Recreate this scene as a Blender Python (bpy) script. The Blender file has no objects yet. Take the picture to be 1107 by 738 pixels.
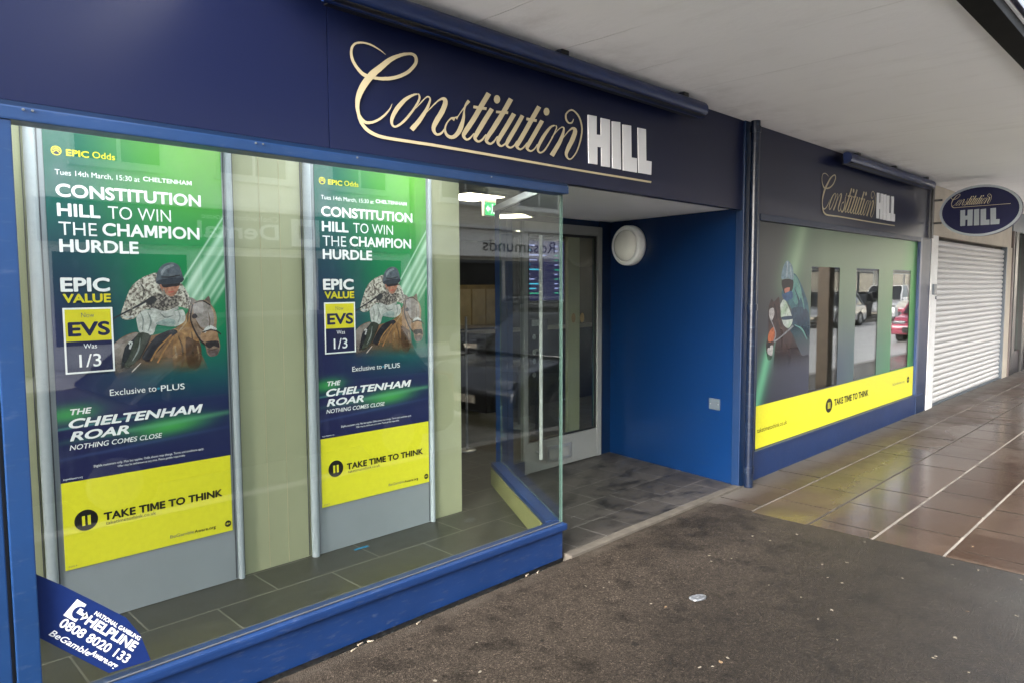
# A betting shop front under a street canopy: everything is real geometry, procedural materials, sky + one soft sun.
import bpy, bmesh, math, random
from mathutils import Vector, Matrix
from mathutils.geometry import tessellate_polygon
random.seed(7)
SC = bpy.context.scene
COL = SC.collection
R = math.radians

# ------------------------------------------------------------------ materials
MATS = {}
def new_mat(name):
    m = bpy.data.materials.new(name); m.use_nodes = True
    nt = m.node_tree; nt.nodes.clear()
    out = nt.nodes.new('ShaderNodeOutputMaterial')
    MATS[name] = m
    return m, nt, out
def N(nt, t, **kw):
    n = nt.nodes.new(t)
    for k, v in kw.items():
        if hasattr(n, k): setattr(n, k, v)
        else: n.inputs[k].default_value = v
    return n
def math_n(nt, op, a, b=None, c=None, clamp=False):
    n = nt.nodes.new('ShaderNodeMath'); n.operation = op; n.use_clamp = clamp
    for i, v in enumerate((a, b, c)):
        if v is None: continue
        if isinstance(v, (int, float)): n.inputs[i].default_value = v
        else: nt.links.new(v, n.inputs[i])
    return n.outputs[0]
def mixc(nt, fac, a, b, mode='MIX'):
    n = nt.nodes.new('ShaderNodeMix'); n.data_type = 'RGBA'; n.blend_type = mode
    for s, v in ((n.inputs[0], fac), (n.inputs[6], a), (n.inputs[7], b)):
        if isinstance(v, (int, float)): s.default_value = v
        elif isinstance(v, tuple): s.default_value = (*v[:3], 1)
        else: nt.links.new(v, s)
    return n.outputs[2]
def ramp(nt, src, stops):
    n = nt.nodes.new('ShaderNodeValToRGB'); e = n.color_ramp.elements
    while len(e) < len(stops): e.new(.5)
    for i, (p, c) in enumerate(stops):
        e[i].position = p; e[i].color = (*c, 1) if isinstance(c, tuple) else (c, c, c, 1)
    if src is not None: nt.links.new(src, n.inputs[0])
    return n.outputs[0]
def objco(nt):
    return nt.nodes.new('ShaderNodeTexCoord').outputs['Object']
def worldco(nt):
    return nt.nodes.new('ShaderNodeNewGeometry').outputs['Position']
def noise(nt, co, scale, detail=4, rough=.55, out='Fac'):
    n = nt.nodes.new('ShaderNodeTexNoise')
    n.inputs['Scale'].default_value = scale; n.inputs['Detail'].default_value = detail; n.inputs['Roughness'].default_value = rough
    if co is not None: nt.links.new(co, n.inputs['Vector'])
    return n.outputs[out]
def scaled(nt, co, s):
    n = nt.nodes.new('ShaderNodeMapping'); n.inputs['Scale'].default_value = s
    nt.links.new(co, n.inputs['Vector']); return n.outputs[0]
ALB = dict(white_vinyl=.86, white_ink=.90, canopy_white=1, opal=1, white_plastic=1, white_paint=.85, gold_vinyl=.74, vinyl_print=.64, poster_print=.66, yellow_ink=.76, odds_yellow=.72, cream_panel=.53, board_grey=.51,
           post_grey=.6, slat_white=.72, cream_render=.70, aluminium=.75, stone_pale=1, render_white=1, stone_grey=1, brick_far=1, road_asphalt=1, opposite_slabs=1, kerb_stone=.9, shop_ceiling=.7, glass_edge=.7, sticker_blue=.8,
           asphalt=.34, wet_slabs=.42, soffit_white=1, slab_bed=.6, oval_navy=.7)
def albedo(name):
    return ALB.get(name, .68 if name.startswith('i_') else .60 if name.startswith('v_') else .50)
def bsdf(nt, out, color=None, rough=.5, metal=0., bump=None, spec=None, coat=None):
    color = mixc(nt, 1., color, (albedo(list(MATS)[-1]),) * 3, 'MULTIPLY')
    p = nt.nodes.new('ShaderNodeBsdfPrincipled')
    for key, v in (('Base Color', color), ('Roughness', rough), ('Metallic', metal), ('Specular IOR Level', spec), ('Coat Weight', coat)):
        if v is None: continue
        if isinstance(v, tuple): p.inputs[key].default_value = (*v[:3], 1)
        elif isinstance(v, (int, float)): p.inputs[key].default_value = v
        else: nt.links.new(v, p.inputs[key])
    if bump is not None:
        h, st, d = bump
        b = nt.nodes.new('ShaderNodeBump'); b.inputs['Strength'].default_value = st; b.inputs['Distance'].default_value = d
        nt.links.new(h, b.inputs['Height']); nt.links.new(b.outputs[0], p.inputs['Normal'])
    nt.links.new(p.outputs[0], out.inputs[0])
    return p
def paint(name, c, rough=.4, metal=0., var=.18, scale=6, bump=.0, coat=None, spec=None, dirt=None, rv=.10):
    """a painted or moulded surface with faint wear so that it is never one flat value"""
    m, nt, out = new_mat(name)
    co = worldco(nt)
    n1 = noise(nt, co, scale, 6, .6)
    f = ramp(nt, n1, [(.3, 1 - var), (.7, 1 + var * .4)])
    col = mixc(nt, 1., c, f, 'MULTIPLY')
    if dirt:
        n3 = noise(nt, scaled(nt, co, (3, 3, 14)), 4.0, 5, .7)
        col = mixc(nt, ramp(nt, n3, [(.56, 0.), (.75, dirt[1])]), col, dirt[0])
    n2 = noise(nt, co, scale * 9, 3)
    rr = math_n(nt, 'MULTIPLY_ADD', noise(nt, co, scale * 1.7, 4), rv, rough - rv / 2)
    bsdf(nt, out, col, rr, metal, (n2, bump, .002) if bump else None, spec, coat)
    return m
def flat(name, c, rough=.55, spec=.3):
    m, nt, out = new_mat(name)
    n = noise(nt, worldco(nt), 40, 3)
    bsdf(nt, out, mixc(nt, 1., c, ramp(nt, n, [(.3, .93), (.7, 1.)]), 'MULTIPLY'), rough, spec=spec)
    return m
def emit(name, c, s):
    m, nt, out = new_mat(name)
    e = nt.nodes.new('ShaderNodeEmission'); e.inputs[0].default_value = (*c, 1); e.inputs[1].default_value = s
    nt.links.new(e.outputs[0], out.inputs[0]); return m

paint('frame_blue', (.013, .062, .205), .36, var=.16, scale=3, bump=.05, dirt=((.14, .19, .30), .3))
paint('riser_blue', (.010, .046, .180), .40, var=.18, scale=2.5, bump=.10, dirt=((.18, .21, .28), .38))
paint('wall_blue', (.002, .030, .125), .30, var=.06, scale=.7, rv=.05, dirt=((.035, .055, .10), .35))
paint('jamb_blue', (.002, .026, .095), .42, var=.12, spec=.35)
paint('soffit_white', (.88, .875, .86), .7, var=.06, scale=2)
paint('navy_panel', (.010, .0165, .068), .30, var=.06, scale=.5, rv=.03, spec=.28)
paint('oval_navy', (.007, .009, .062), .45, var=.05, spec=.2)
paint('trough_blue', (.008, .035, .17), .35, var=.3, scale=7, bump=.05)
paint('dark_pipe', (.008, .018, .050), .3, var=.4, scale=14, bump=.2, dirt=((.10, .14, .18), .7))
paint('gold_vinyl', (.66, .57, .36), .45, var=.06)
paint('white_vinyl', (.88, .89, .91), .45, var=.04)
paint('cream_panel', (.56, .58, .36), .5, var=.06, scale=2)
paint('sill_olive', (.30, .30, .12), .5, var=.1)
paint('board_grey', (.43, .48, .52), .42, var=.06, scale=4)
flat('post_grey', (.50, .56, .60), .35, .5)
paint('groove_dark', (.10, .11, .13), .6)
paint('aluminium', (.52, .53, .55), .34, .75, var=.08, scale=12)
paint('aluminium_white', (.40, .40, .385), .42, var=.05, scale=3)
paint('white_plastic', (.85, .85, .83), .3, var=.03)
paint('opal', (.86, .84, .77), .2, var=.03, coat=.5)
paint('plate_grey', (.12, .155, .19), .4)
paint('white_paint', (.74, .74, .72), .5, var=.12, scale=5, bump=.1, dirt=((.35, .33, .30), .6))
paint('cream_render', (.62, .55, .44), .75, var=.14, scale=3, bump=.2, dirt=((.40, .36, .30), .5))
paint('black_paint', (.008, .008, .009), .4, var=.3)
paint('beam_black', (.003, .0035, .0035), .7, var=.3, spec=.15)
paint('door_frame_brown', (.16, .12, .11), .5)
paint('tin', (.36, .38, .41), .35, .6, var=.3, scale=60)
flat('scrap_white', (.25, .22, .17), .9); flat('scrap_tan', (.24, .16, .09), .85); flat('butt_filter', (.46, .38, .28), .8)
flat('black_ink', (.012, .012, .012)); flat('yellow_ink', (.85, .81, .035), .4); flat('white_ink', (.84, .86, .86)); flat('navy_ink', (.022, .028, .11))
flat('odds_yellow', (.83, .75, .03)); flat('grey_ink', (.28, .30, .26)); flat('cyan_ink', (.05, .45, .65)); flat('cyan_tape', (.02, .30, .55))
flat('sticker_blue', (.010, .026, .125), .3)
flat('slat_white', (.62, .61, .59), .45)
flat('tyre', (.012, .012, .013), .8); flat('rim', (.35, .36, .38), .35); flat('lamp_glass', (.22, .23, .25), .1); flat('red_lamp', (.4, .01, .01), .2)
flat('car_glass', (.01, .012, .014), .05, .6); flat('car_black', (.015, .015, .016), .5)
for nme, c in dict(car_white=(.75, .76, .78), car_pink=(.42, .05, .10), car_silver=(.34, .36, .38), car_dark=(.028, .032, .042), car_grey=(.12, .13, .15)).items():
    paint(nme, c, .25, .1, var=.03, coat=.7)
emit('panel_light', (1., .86, .60), 1.9); emit('poster_fill_light', (.93, .97, 1.), 8.0); emit('exit_green', (.05, .55, .16), .22); emit('exit_white', (.85, 1., .9), .25)
emit('screen_violet', (.018, .016, .075), .22); emit('screen_text', (.35, .36, .7), .28); emit('screen_green', (.02, .35, .20), .3); emit('screen_cyan', (.05, .40, .60), .35)
paint('shop_wall', (.10, .10, .10), .6); paint('shop_ceiling', (.46, .45, .41), .7); paint('shop_dark', (.018, .018, .02), .4, var=.3)
paint('shop_navy', (.014, .018, .05), .4); paint('wood_tan', (.40, .29, .13), .5, var=.25, scale=8); paint('paper_tan', (.62, .50, .30), .6)
paint('brown_post', (.10, .06, .025), .5, var=.3, scale=9)
paint('stone_pale', (.66, .62, .52), .8, var=.2, scale=2, bump=.2); paint('render_white', (.80, .79, .75), .75, var=.15, scale=2)
paint('brick_far', (.30, .17, .12), .85, var=.35, scale=9, bump=.3); paint('stone_grey', (.45, .44, .41), .8, var=.2, scale=3)
paint('sign_blue', (.02, .05, .20), .4); paint('sign_green', (.06, .16, .11), .4); paint('roof_slate', (.06, .065, .075), .7, var=.3, scale=10)
flat('window_dark', (.02, .022, .025), .06, .6)

def glass(name, tint, base=.04, edge=None):
    """thin architectural glass: clear with an angle-dependent mirror (Schlick), the same for every ray"""
    m, nt, out = new_mat(name)
    g = nt.nodes.new('ShaderNodeNewGeometry')
    d = nt.nodes.new('ShaderNodeVectorMath'); d.operation = 'DOT_PRODUCT'
    nt.links.new(g.outputs['Incoming'], d.inputs[0]); nt.links.new(g.outputs['Normal'], d.inputs[1])
    c = math_n(nt, 'ABSOLUTE', d.outputs['Value'])
    f = math_n(nt, 'MULTIPLY_ADD', math_n(nt, 'POWER', math_n(nt, 'SUBTRACT', 1., c, clamp=True), 5.), 1 - base, base, clamp=True)
    t = nt.nodes.new('ShaderNodeBsdfTransparent'); t.inputs[0].default_value = (*tint, 1)
    gl = nt.nodes.new('ShaderNodeBsdfGlossy'); gl.inputs['Roughness'].default_value = 0.0
    mx = nt.nodes.new('ShaderNodeMixShader'); nt.links.new(f, mx.inputs[0]); nt.links.new(t.outputs[0], mx.inputs[1]); nt.links.new(gl.outputs[0], mx.inputs[2])
    nt.links.new(mx.outputs[0], out.inputs[0]); return m
glass('clear_glass', (.96, .985, .97), .056)
flat('glass_edge', (.075, .13, .11), .25)

def m_canopy():
    m, nt, out = new_mat('canopy_white')
    co = worldco(nt)
    big = noise(nt, co, .7, 6, .6); fine = noise(nt, co, 35, 4, .6); mid = noise(nt, scaled(nt, co, (1.2, .35, 1)), 5, 6, .65)
    col = mixc(nt, 1., (.90, .895, .885), ramp(nt, big, [(.3, .94), (.7, 1.)]), 'MULTIPLY')
    col = mixc(nt, ramp(nt, mid, [(.53, 0.), (.80, .32)]), col, (.62, .61, .58))
    # grime where the soffit meets the shop fronts
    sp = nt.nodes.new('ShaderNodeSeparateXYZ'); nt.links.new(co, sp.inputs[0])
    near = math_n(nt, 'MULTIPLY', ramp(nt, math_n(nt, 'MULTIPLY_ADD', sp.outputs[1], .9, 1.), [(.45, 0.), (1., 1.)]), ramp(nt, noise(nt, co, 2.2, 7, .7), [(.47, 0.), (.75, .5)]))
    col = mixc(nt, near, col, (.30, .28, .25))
    # board joints running out from the shop wall
    wob = math_n(nt, 'MULTIPLY_ADD', noise(nt, co, 1.5, 3), .14, sp.outputs[0])
    fr = math_n(nt, 'FRACT', math_n(nt, 'DIVIDE', math_n(nt, 'ADD', wob, .27), .62))
    ln = math_n(nt, 'SUBTRACT', 1., math_n(nt, 'MULTIPLY', math_n(nt, 'ABSOLUTE', math_n(nt, 'SUBTRACT', fr, .5)), 60.), clamp=True)
    ln = math_n(nt, 'MULTIPLY', ln, ramp(nt, noise(nt, co, .9, 2), [(.42, .0), (.6, 1.)]))
    col = mixc(nt, math_n(nt, 'MULTIPLY', ln, .5), col, (.60, .59, .56))
    h = math_n(nt, 'ADD', math_n(nt, 'MULTIPLY', fine, .35), math_n(nt, 'MULTIPLY', ln, .8))
    h = math_n(nt, 'ADD', h, math_n(nt, 'MULTIPLY', mid, .4))
    bsdf(nt, out, col, .75, bump=(h, .45, .010))
m_canopy()

def m_asphalt():
    m, nt, out = new_mat('asphalt')
    co = worldco(nt)
    sp = nt.nodes.new('ShaderNodeSeparateXYZ'); nt.links.new(co, sp.inputs[0])
    v = nt.nodes.new('ShaderNodeTexVoronoi'); v.inputs['Scale'].default_value = 190; nt.links.new(co, v.inputs['Vector'])
    stone = nt.nodes.new('ShaderNodeSeparateColor'); nt.links.new(v.outputs['Color'], stone.inputs[0])
    grit = ramp(nt, stone.outputs[0], [(0., .45), (.6, 1.), (.93, 1.25), (1., 2.6)])
    big = noise(nt, co, 1.1, 7, .65); mid = noise(nt, co, 5, 7, .7)
    # dry, trodden pale strip along the shop; damp and darker further out
    edge = ramp(nt, math_n(nt, 'ADD', math_n(nt, 'MULTIPLY_ADD', sp.outputs[1], .55, 1.08), math_n(nt, 'MULTIPLY_ADD', big, .9, -.45)), [(.35, 0.), (.8, 1.)])
    col = mixc(nt, edge, (.066, .053, .042), (.130, .107, .086))
    col = mixc(nt, ramp(nt, mid, [(.51, 0.), (.66, .8)]), col, (.030, .025, .021))
    col = mixc(nt, ramp(nt, noise(nt, co, 17, 5, .7), [(.62, 0.), (.70, .6)]), col, (.026, .023, .021))
    gum = nt.nodes.new('ShaderNodeTexVoronoi'); gum.inputs['Scale'].default_value = 3.4; nt.links.new(co, gum.inputs['Vector'])
    col = mixc(nt, ramp(nt, math_n(nt, 'ADD', gum.outputs['Distance'], math_n(nt, 'MULTIPLY', mid, .03)), [(.066, .7), (.085, 0.)]), col, (.022, .02, .02))
    gum2 = nt.nodes.new('ShaderNodeTexVoronoi'); gum2.inputs['Scale'].default_value = 4.7; nt.links.new(scaled(nt, co, (1, 1.3, 1)), gum2.inputs['Vector'])
    col = mixc(nt, ramp(nt, gum2.outputs['Distance'], [(.045, .45), (.06, 0.)]), col, (.17, .155, .135))
    col = mixc(nt, 1., col, grit, 'MULTIPLY')
    col = mixc(nt, 1., col, ramp(nt, noise(nt, co, 75, 3, .7), [(.36, .72), (.5, 1.), (.66, 1.35)]), 'MULTIPLY')
    col = mixc(nt, 1., col, ramp(nt, noise(nt, co, 24, 4, .7), [(.34, .78), (.5, 1.), (.66, 1.2)]), 'MULTIPLY')
    dx = math_n(nt, 'DIVIDE', math_n(nt, 'SUBTRACT', sp.outputs[0], 4.25), .75); dy = math_n(nt, 'DIVIDE', math_n(nt, 'ADD', sp.outputs[1], .30), .30)
    ent = math_n(nt, 'SUBTRACT', 1.15, math_n(nt, 'SQRT', math_n(nt, 'ADD', math_n(nt, 'MULTIPLY', dx, dx), math_n(nt, 'MULTIPLY', dy, dy))), clamp=True)
    col = mixc(nt, math_n(nt, 'MULTIPLY', ent, ramp(nt, noise(nt, co, 6, 6, .7), [(.42, .1), (.58, .95)])), col, (.018, .015, .013))   # trodden-in black stain outside the door
    foot = math_n(nt, 'MULTIPLY', ramp(nt, math_n(nt, 'MULTIPLY_ADD', sp.outputs[1], 4., 1.3), [(.75, 0.), (1., 1.)]), ramp(nt, noise(nt, co, 9, 5, .7), [(.4, .1), (.62, .8)]))
    col = mixc(nt, foot, col, (.20, .175, .145))
    wet = ramp(nt, math_n(nt, 'ADD', math_n(nt, 'MULTIPLY_ADD', sp.outputs[0], .16, -.25), math_n(nt, 'MULTIPLY_ADD', sp.outputs[1], -.28, -.05)), [(.3, 0.), (.95, 1.)])
    rr = math_n(nt, 'SUBTRACT', .80, math_n(nt, 'MULTIPLY', wet, math_n(nt, 'MULTIPLY_ADD', big, .5, .12)), clamp=True)
    bsdf(nt, out, mixc(nt, 1., col, (.70, .67, .645), 'MULTIPLY'), rr, bump=(math_n(nt, 'ADD', v.outputs['Distance'], math_n(nt, 'MULTIPLY', mid, 1.)), .6, .005), spec=math_n(nt, 'MULTIPLY_ADD', wet, .28, .08))
m_asphalt()

def m_slabs():
    m, nt, out = new_mat('wet_slabs')
    co = worldco(nt)
    mp = nt.nodes.new('ShaderNodeMapping'); mp.inputs['Location'].default_value = (.363, .384 + .417 * 10, 0); nt.links.new(co, mp.inputs[0])
    br = nt.nodes.new('ShaderNodeTexBrick'); nt.links.new(mp.outputs[0], br.inputs['Vector'])
    br.offset = 0.5; br.inputs['Scale'].default_value = 1.; br.inputs['Brick Width'].default_value = .555; br.inputs['Row Height'].default_value = .417
    br.inputs['Mortar Size'].default_value = .0; br.inputs['Mortar Smooth'].default_value = .15; br.inputs['Bias'].default_value = 0.
    br.inputs['Color1'].default_value = (.078, .044, .029, 1); br.inputs['Color2'].default_value = (.138, .090, .064, 1); br.inputs['Mortar'].default_value = (.006, .005, .004, 1)
    sp = nt.nodes.new('ShaderNodeSeparateXYZ'); nt.links.new(co, sp.inputs[0])
    big = noise(nt, co, .9, 6, .6); mid = noise(nt, co, 6, 6, .7)
    col = mixc(nt, 1., br.outputs['Color'], ramp(nt, mid, [(.3, .72), (.7, 1.15)]), 'MULTIPLY')
    # algae on the strip that stays damp under the eaves
    al = math_n(nt, 'MULTIPLY', ramp(nt, math_n(nt, 'ABSOLUTE', math_n(nt, 'ADD', sp.outputs[1], .42)), [(.1, 1.), (.42, 0.)]), ramp(nt, noise(nt, co, 1.7, 5), [(.40, .1), (.6, .75)]))
    al = math_n(nt, 'MULTIPLY', al, ramp(nt, math_n(nt, 'MULTIPLY', sp.outputs[0], .1), [(.55, 1.), (.85, .15)]))
    col = mixc(nt, math_n(nt, 'MULTIPLY', al, .45), col, (.070, .062, .030))
    dry = ramp(nt, math_n(nt, 'ADD', sp.outputs[1], math_n(nt, 'MULTIPLY_ADD', big, .5, -.25)), [(-.3 + .3, 0.), (.0 + .12, 1.)])
    dust = ramp(nt, math_n(nt, 'ADD', math_n(nt, 'MULTIPLY_ADD', sp.outputs[1], 2.2, 1.), math_n(nt, 'MULTIPLY_ADD', mid, .5, -.25)), [(.4, 0.), (.9, .8)])
    col = mixc(nt, dust, col, (.15, .135, .115))
    damp = ramp(nt, math_n(nt, 'ADD', big, math_n(nt, 'MULTIPLY', sp.outputs[1], -.15)), [(.42, 0.), (.62, 1.)])
    rr = math_n(nt, 'ADD', math_n(nt, 'MULTIPLY_ADD', damp, -.24, .37), math_n(nt, 'MULTIPLY', dust, .5))
    rr = math_n(nt, 'ADD', rr, ramp(nt, math_n(nt, 'MULTIPLY_ADD', sp.outputs[1], 1., 1.), [(.1, 0.), (.6, .22)]))
    rr = math_n(nt, 'ADD', rr, math_n(nt, 'MULTIPLY_ADD', mid, .2, -.1), clamp=True)
    h = math_n(nt, 'ADD', math_n(nt, 'MULTIPLY', noise(nt, co, 70, 4), .25), math_n(nt, 'MULTIPLY', mid, .6))
    bsdf(nt, out, col, rr, bump=(h, .5, .004))
m_slabs()
def m_bed():
    m, nt, out = new_mat('slab_bed')
    co = worldco(nt); sp = nt.nodes.new('ShaderNodeSeparateXYZ'); nt.links.new(co, sp.inputs[0]); col = (.020, .017, .014)
    col = mixc(nt, noise(nt, co, 20, 4), (.014, .012, .010), (.035, .03, .025))
    # some long joints re-pointed in pale mortar
    for y, al in ((-.801, .22), (-.384, .55), (-1.218, .85), (-1.635, 1.), (-2.052, .9)):
        f = math_n(nt, 'LESS_THAN', math_n(nt, 'ABSOLUTE', math_n(nt, 'SUBTRACT', sp.outputs[1], y)), .012)
        col = mixc(nt, math_n(nt, 'MULTIPLY', f, ramp(nt, noise(nt, co, 4, 4), [(.35, al * .55), (.55, al)])), col, (.34, .31, .27))
    bsdf(nt, out, col, .9, spec=.05)
m_bed()

def m_tiles(name, w, h, ox, oy, c1, c2, mort, ms, rough, stain=0., offset=.0):
    m, nt, out = new_mat(name)
    co = worldco(nt)
    mp = nt.nodes.new('ShaderNodeMapping'); mp.inputs['Location'].default_value = (ox, oy, 0); nt.links.new(co, mp.inputs[0])
    br = nt.nodes.new('ShaderNodeTexBrick'); nt.links.new(mp.outputs[0], br.inputs['Vector'])
    br.offset = offset; br.inputs['Scale'].default_value = 1.; br.inputs['Brick Width'].default_value = w; br.inputs['Row Height'].default_value = h
    br.inputs['Mortar Size'].default_value = ms; br.inputs['Mortar Smooth'].default_value = .2
    br.inputs['Color1'].default_value = (*c1, 1); br.inputs['Color2'].default_value = (*c2, 1); br.inputs['Mortar'].default_value = (*mort, 1)
    mid = noise(nt, co, 5, 7, .7)
    col = mixc(nt, 1., br.outputs['Color'], ramp(nt, mid, [(.3, .7), (.7, 1.2)]), 'MULTIPLY')
    if stain:
        col = mixc(nt, ramp(nt, noise(nt, scaled(nt, co, (1.6, 2.4, 1)), 2.6, 6, .6), [(.5, 0.), (.62, stain)]), col, (.012, .012, .012))
        col = mixc(nt, ramp(nt, noise(nt, co, 11, 5, .7), [(.58, 0.), (.72, stain * .7)]), col, (.016, .015, .015))
    hh = math_n(nt, 'ADD', math_n(nt, 'MULTIPLY', br.outputs['Fac'], -1.), math_n(nt, 'MULTIPLY', mid, .5))
    bsdf(nt, out, col, math_n(nt, 'MULTIPLY_ADD', mid, .3, rough - .15), bump=(hh, .4, .003))
m_tiles('slate_tiles', .657, .30, .22, .14, (.050, .052, .040), (.075, .074, .058), (.21, .20, .16), .005, .42, offset=.5)
m_tiles('entrance_tiles', .30, .30, .05, .0, (.062, .055, .048), (.095, .085, .075), (.18, .165, .15), .0055, .5, stain=.9, offset=.5)
m_tiles('opposite_slabs', .6, .6, 0, 0, (.48, .46, .43), (.56, .54, .50), (.10, .10, .09), .008, .5)
paint('threshold_stone', (.15, .13, .105), .7, var=.35, scale=12, bump=.3)
paint('kerb_stone', (.22, .21, .20), .7, var=.3, scale=10, bump=.3)
def m_road():
    m, nt, out = new_mat('road_asphalt')
    co = worldco(nt); g = noise(nt, co, 60, 4); b = noise(nt, scaled(nt, co, (.3, 1, 1)), 1.1, 5)
    col = mixc(nt, b, (.26, .26, .258), (.37, .368, .36))
    bsdf(nt, out, mixc(nt, 1., col, ramp(nt, g, [(.3, .7), (.7, 1.3)]), 'MULTIPLY'), math_n(nt, 'MULTIPLY_ADD', b, .5, .12), bump=(g, .3, .005))
m_road()

# printed poster artwork: colours of the ink laid out over the sheet itself (object space, metres)
def m_poster():
    m, nt, out = new_mat('poster_print')
    co = objco(nt); sp = nt.nodes.new('ShaderNodeSeparateXYZ'); nt.links.new(co, sp.inputs[0])
    x, z = sp.outputs[0], sp.outputs[2]
    u = math_n(nt, 'DIVIDE', x, .815); v = math_n(nt, 'DIVIDE', math_n(nt, 'SUBTRACT', z, .31), 2.12)
    lf = ramp(nt, v, [(.0, (.020, .022, .095)), (.43, (.022, .026, .105)), (.55, (.030, .042, .125)), (.72, (.020, .075, .105)), (.84, (.010, .135, .105)), (1., (.008, .13, .09))])
    rt = ramp(nt, v, [(.0, (.022, .024, .10)), (.35, (.02, .03, .11)), (.42, (.012, .11, .12)), (.55, (.006, .26, .10)), (.72, (.012, .30, .085)), (.85, (.09, .42, .06)), (1., (.17, .50, .06))])
    wob = math_n(nt, 'MULTIPLY_ADD', noise(nt, co, 3, 3), .25, -.12)
    t = math_n(nt, 'SMOOTH_MIN', math_n(nt, 'ADD', u, wob), 1., .05)
    f = nt.nodes.new('ShaderNodeMapRange'); f.interpolation_type = 'SMOOTHSTEP'; f.inputs[1].default_value = .05; f.inputs[2].default_value = .85
    nt.links.new(t, f.inputs[0])
    col = mixc(nt, f.outputs[0], lf, rt)
    # smoky bits of the printed background
    col = mixc(nt, math_n(nt, 'MULTIPLY', ramp(nt, noise(nt, scaled(nt, co, (2, 1, 1)), 4, 5), [(.5, 0.), (.8, .35)]), ramp(nt, u, [(.0, 1.), (.5, .1)])), col, (.16, .20, .28))
    def glow(cx, cz, sx, sz, c, a):
        nonlocal col
        dx = math_n(nt, 'DIVIDE', math_n(nt, 'SUBTRACT', x, cx), sx); dz = math_n(nt, 'DIVIDE', math_n(nt, 'SUBTRACT', z, math_n(nt, 'MULTIPLY_ADD', x, .06, cz)), sz)
        r2 = math_n(nt, 'ADD', math_n(nt, 'MULTIPLY', dx, dx), math_n(nt, 'MULTIPLY', dz, dz))
        col = mixc(nt, math_n(nt, 'MULTIPLY', math_n(nt, 'POWER', 2.718, math_n(nt, 'MULTIPLY', r2, -1.)), a), col, c)
    glow(.50, .915, .16, .040, (.08, .45, .10), .95); glow(.53, .93, .38, .012, (.15, .5, .25), .6); glow(.05, 1.06, .10, .035, (.06, .42, .10), .85); glow(.12, .995, .30, .006, (.12, .4, .35), .6)
    glow(.3, .85, .5, .008, (.06, .10, .25), .5)
    sk = math_n(nt, 'SUBTRACT', x, math_n(nt, 'DIVIDE', math_n(nt, 'SUBTRACT', z, 1.65), 1.52))
    mk = nt.nodes.new('ShaderNodeMapRange'); mk.interpolation_type = 'SMOOTHSTEP'; mk.inputs[1].default_value = 1.50; mk.inputs[2].default_value = 1.66; nt.links.new(z, mk.inputs[0])
    for o, w, al in ((.566, .006, .8), (.616, .017, .85), (.672, .012, .75), (.722, .014, .85), (.762, .009, .8), (.800, .010, .7), (.645, .05, .35), (.75, .05, .3)):
        q = math_n(nt, 'DIVIDE', math_n(nt, 'SUBTRACT', sk, o), w); q = math_n(nt, 'POWER', 2.718, math_n(nt, 'MULTIPLY', math_n(nt, 'MULTIPLY', q, q), -1.))
        col = mixc(nt, math_n(nt, 'MULTIPLY', math_n(nt, 'MULTIPLY', q, al), mk.outputs[0]), col, (.58, .88, .66))
    bsdf(nt, out, col, .40, spec=.3, bump=(noise(nt, scaled(nt, co, (1, 1, .35)), 5, 3), .25, .012))
m_poster()
def ink(name, c, c2=None, scale=30, stops=(.4, .6), fade=None, contrast=None):
    m, nt, out = new_mat(name)
    co = objco(nt)
    col = ramp(nt, noise(nt, co, scale, 4, .6), [(stops[0], c), (stops[1], c2 or tuple(k * .8 for k in c))])
    col = mixc(nt, 1., col, ramp(nt, noise(nt, co, 26, 7, .75), [(.32, .55), (.5, 1.), (.68, 1.35)]), 'MULTIPLY')
    if fade:
        sp = nt.nodes.new('ShaderNodeSeparateXYZ'); nt.links.new(co, sp.inputs[0])
        mr = nt.nodes.new('ShaderNodeMapRange'); mr.interpolation_type = 'SMOOTHSTEP'
        mr.inputs[1].default_value, mr.inputs[2].default_value = fade[0], fade[1]; nt.links.new(sp.outputs[2], mr.inputs[0])
    p = bsdf(nt, out, col, .45, spec=.25)
    if fade: nt.links.new(mr.outputs[0], p.inputs['Alpha'])     # the print fades out into the sheet below
NV = (.024, .045, .125); VB = (.0325, .039, .066)
ink('i_beam', (.55, .85, .66), (.34, .72, .48), 8, fade=(1.62, 1.78, (.16, .50, .30)))
ink('i_horse', (.30, .17, .085), (.20, .11, .06), 18, fade=(1.19, 1.36, NV)); ink('i_rump', (.34, .29, .26), (.24, .20, .18), 16, fade=(1.20, 1.34, NV))
ink('i_neck', (.42, .24, .10), (.30, .16, .07), 20, fade=(1.20, 1.38, NV)); ink('i_chest', (.14, .075, .04), (.09, .05, .03), 25, fade=(1.18, 1.34, NV))
ink('i_ear', (.20, .15, .13)); ink('i_head', (.33, .24, .18), (.25, .17, .12), 30); ink('i_forehead', (.40, .36, .34), (.30, .26, .24), 35); ink('i_nose', (.42, .25, .14), (.32, .19, .11), 30); ink('i_light', (.55, .40, .24), (.44, .31, .18), 40, fade=(1.22, 1.40, NV)); ink('i_shadow', (.10, .06, .035), (.14, .085, .05), 40, fade=(1.20, 1.36, NV)); ink('i_fold', (.30, .33, .31), (.22, .25, .24), 50)
ink('i_dark', (.03, .025, .03), (.05, .04, .045)); ink('i_muzzle', (.22, .16, .16), (.14, .10, .10), 40); ink('i_strap', (.035, .025, .025)); ink('i_white', (.70, .72, .70)); ink('i_tan', (.45, .25, .10), (.36, .19, .07), 40)
ink('i_black', (.018, .018, .025), (.03, .03, .04), fade=(1.19, 1.32, NV)); ink('i_cream', (.64, .66, .62), (.46, .48, .45), 32); ink('i_shade', (.36, .44, .42), (.28, .36, .34))
ink('i_boot', (.035, .045, .035), (.055, .065, .05), fade=(1.19, 1.30, NV))
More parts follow.
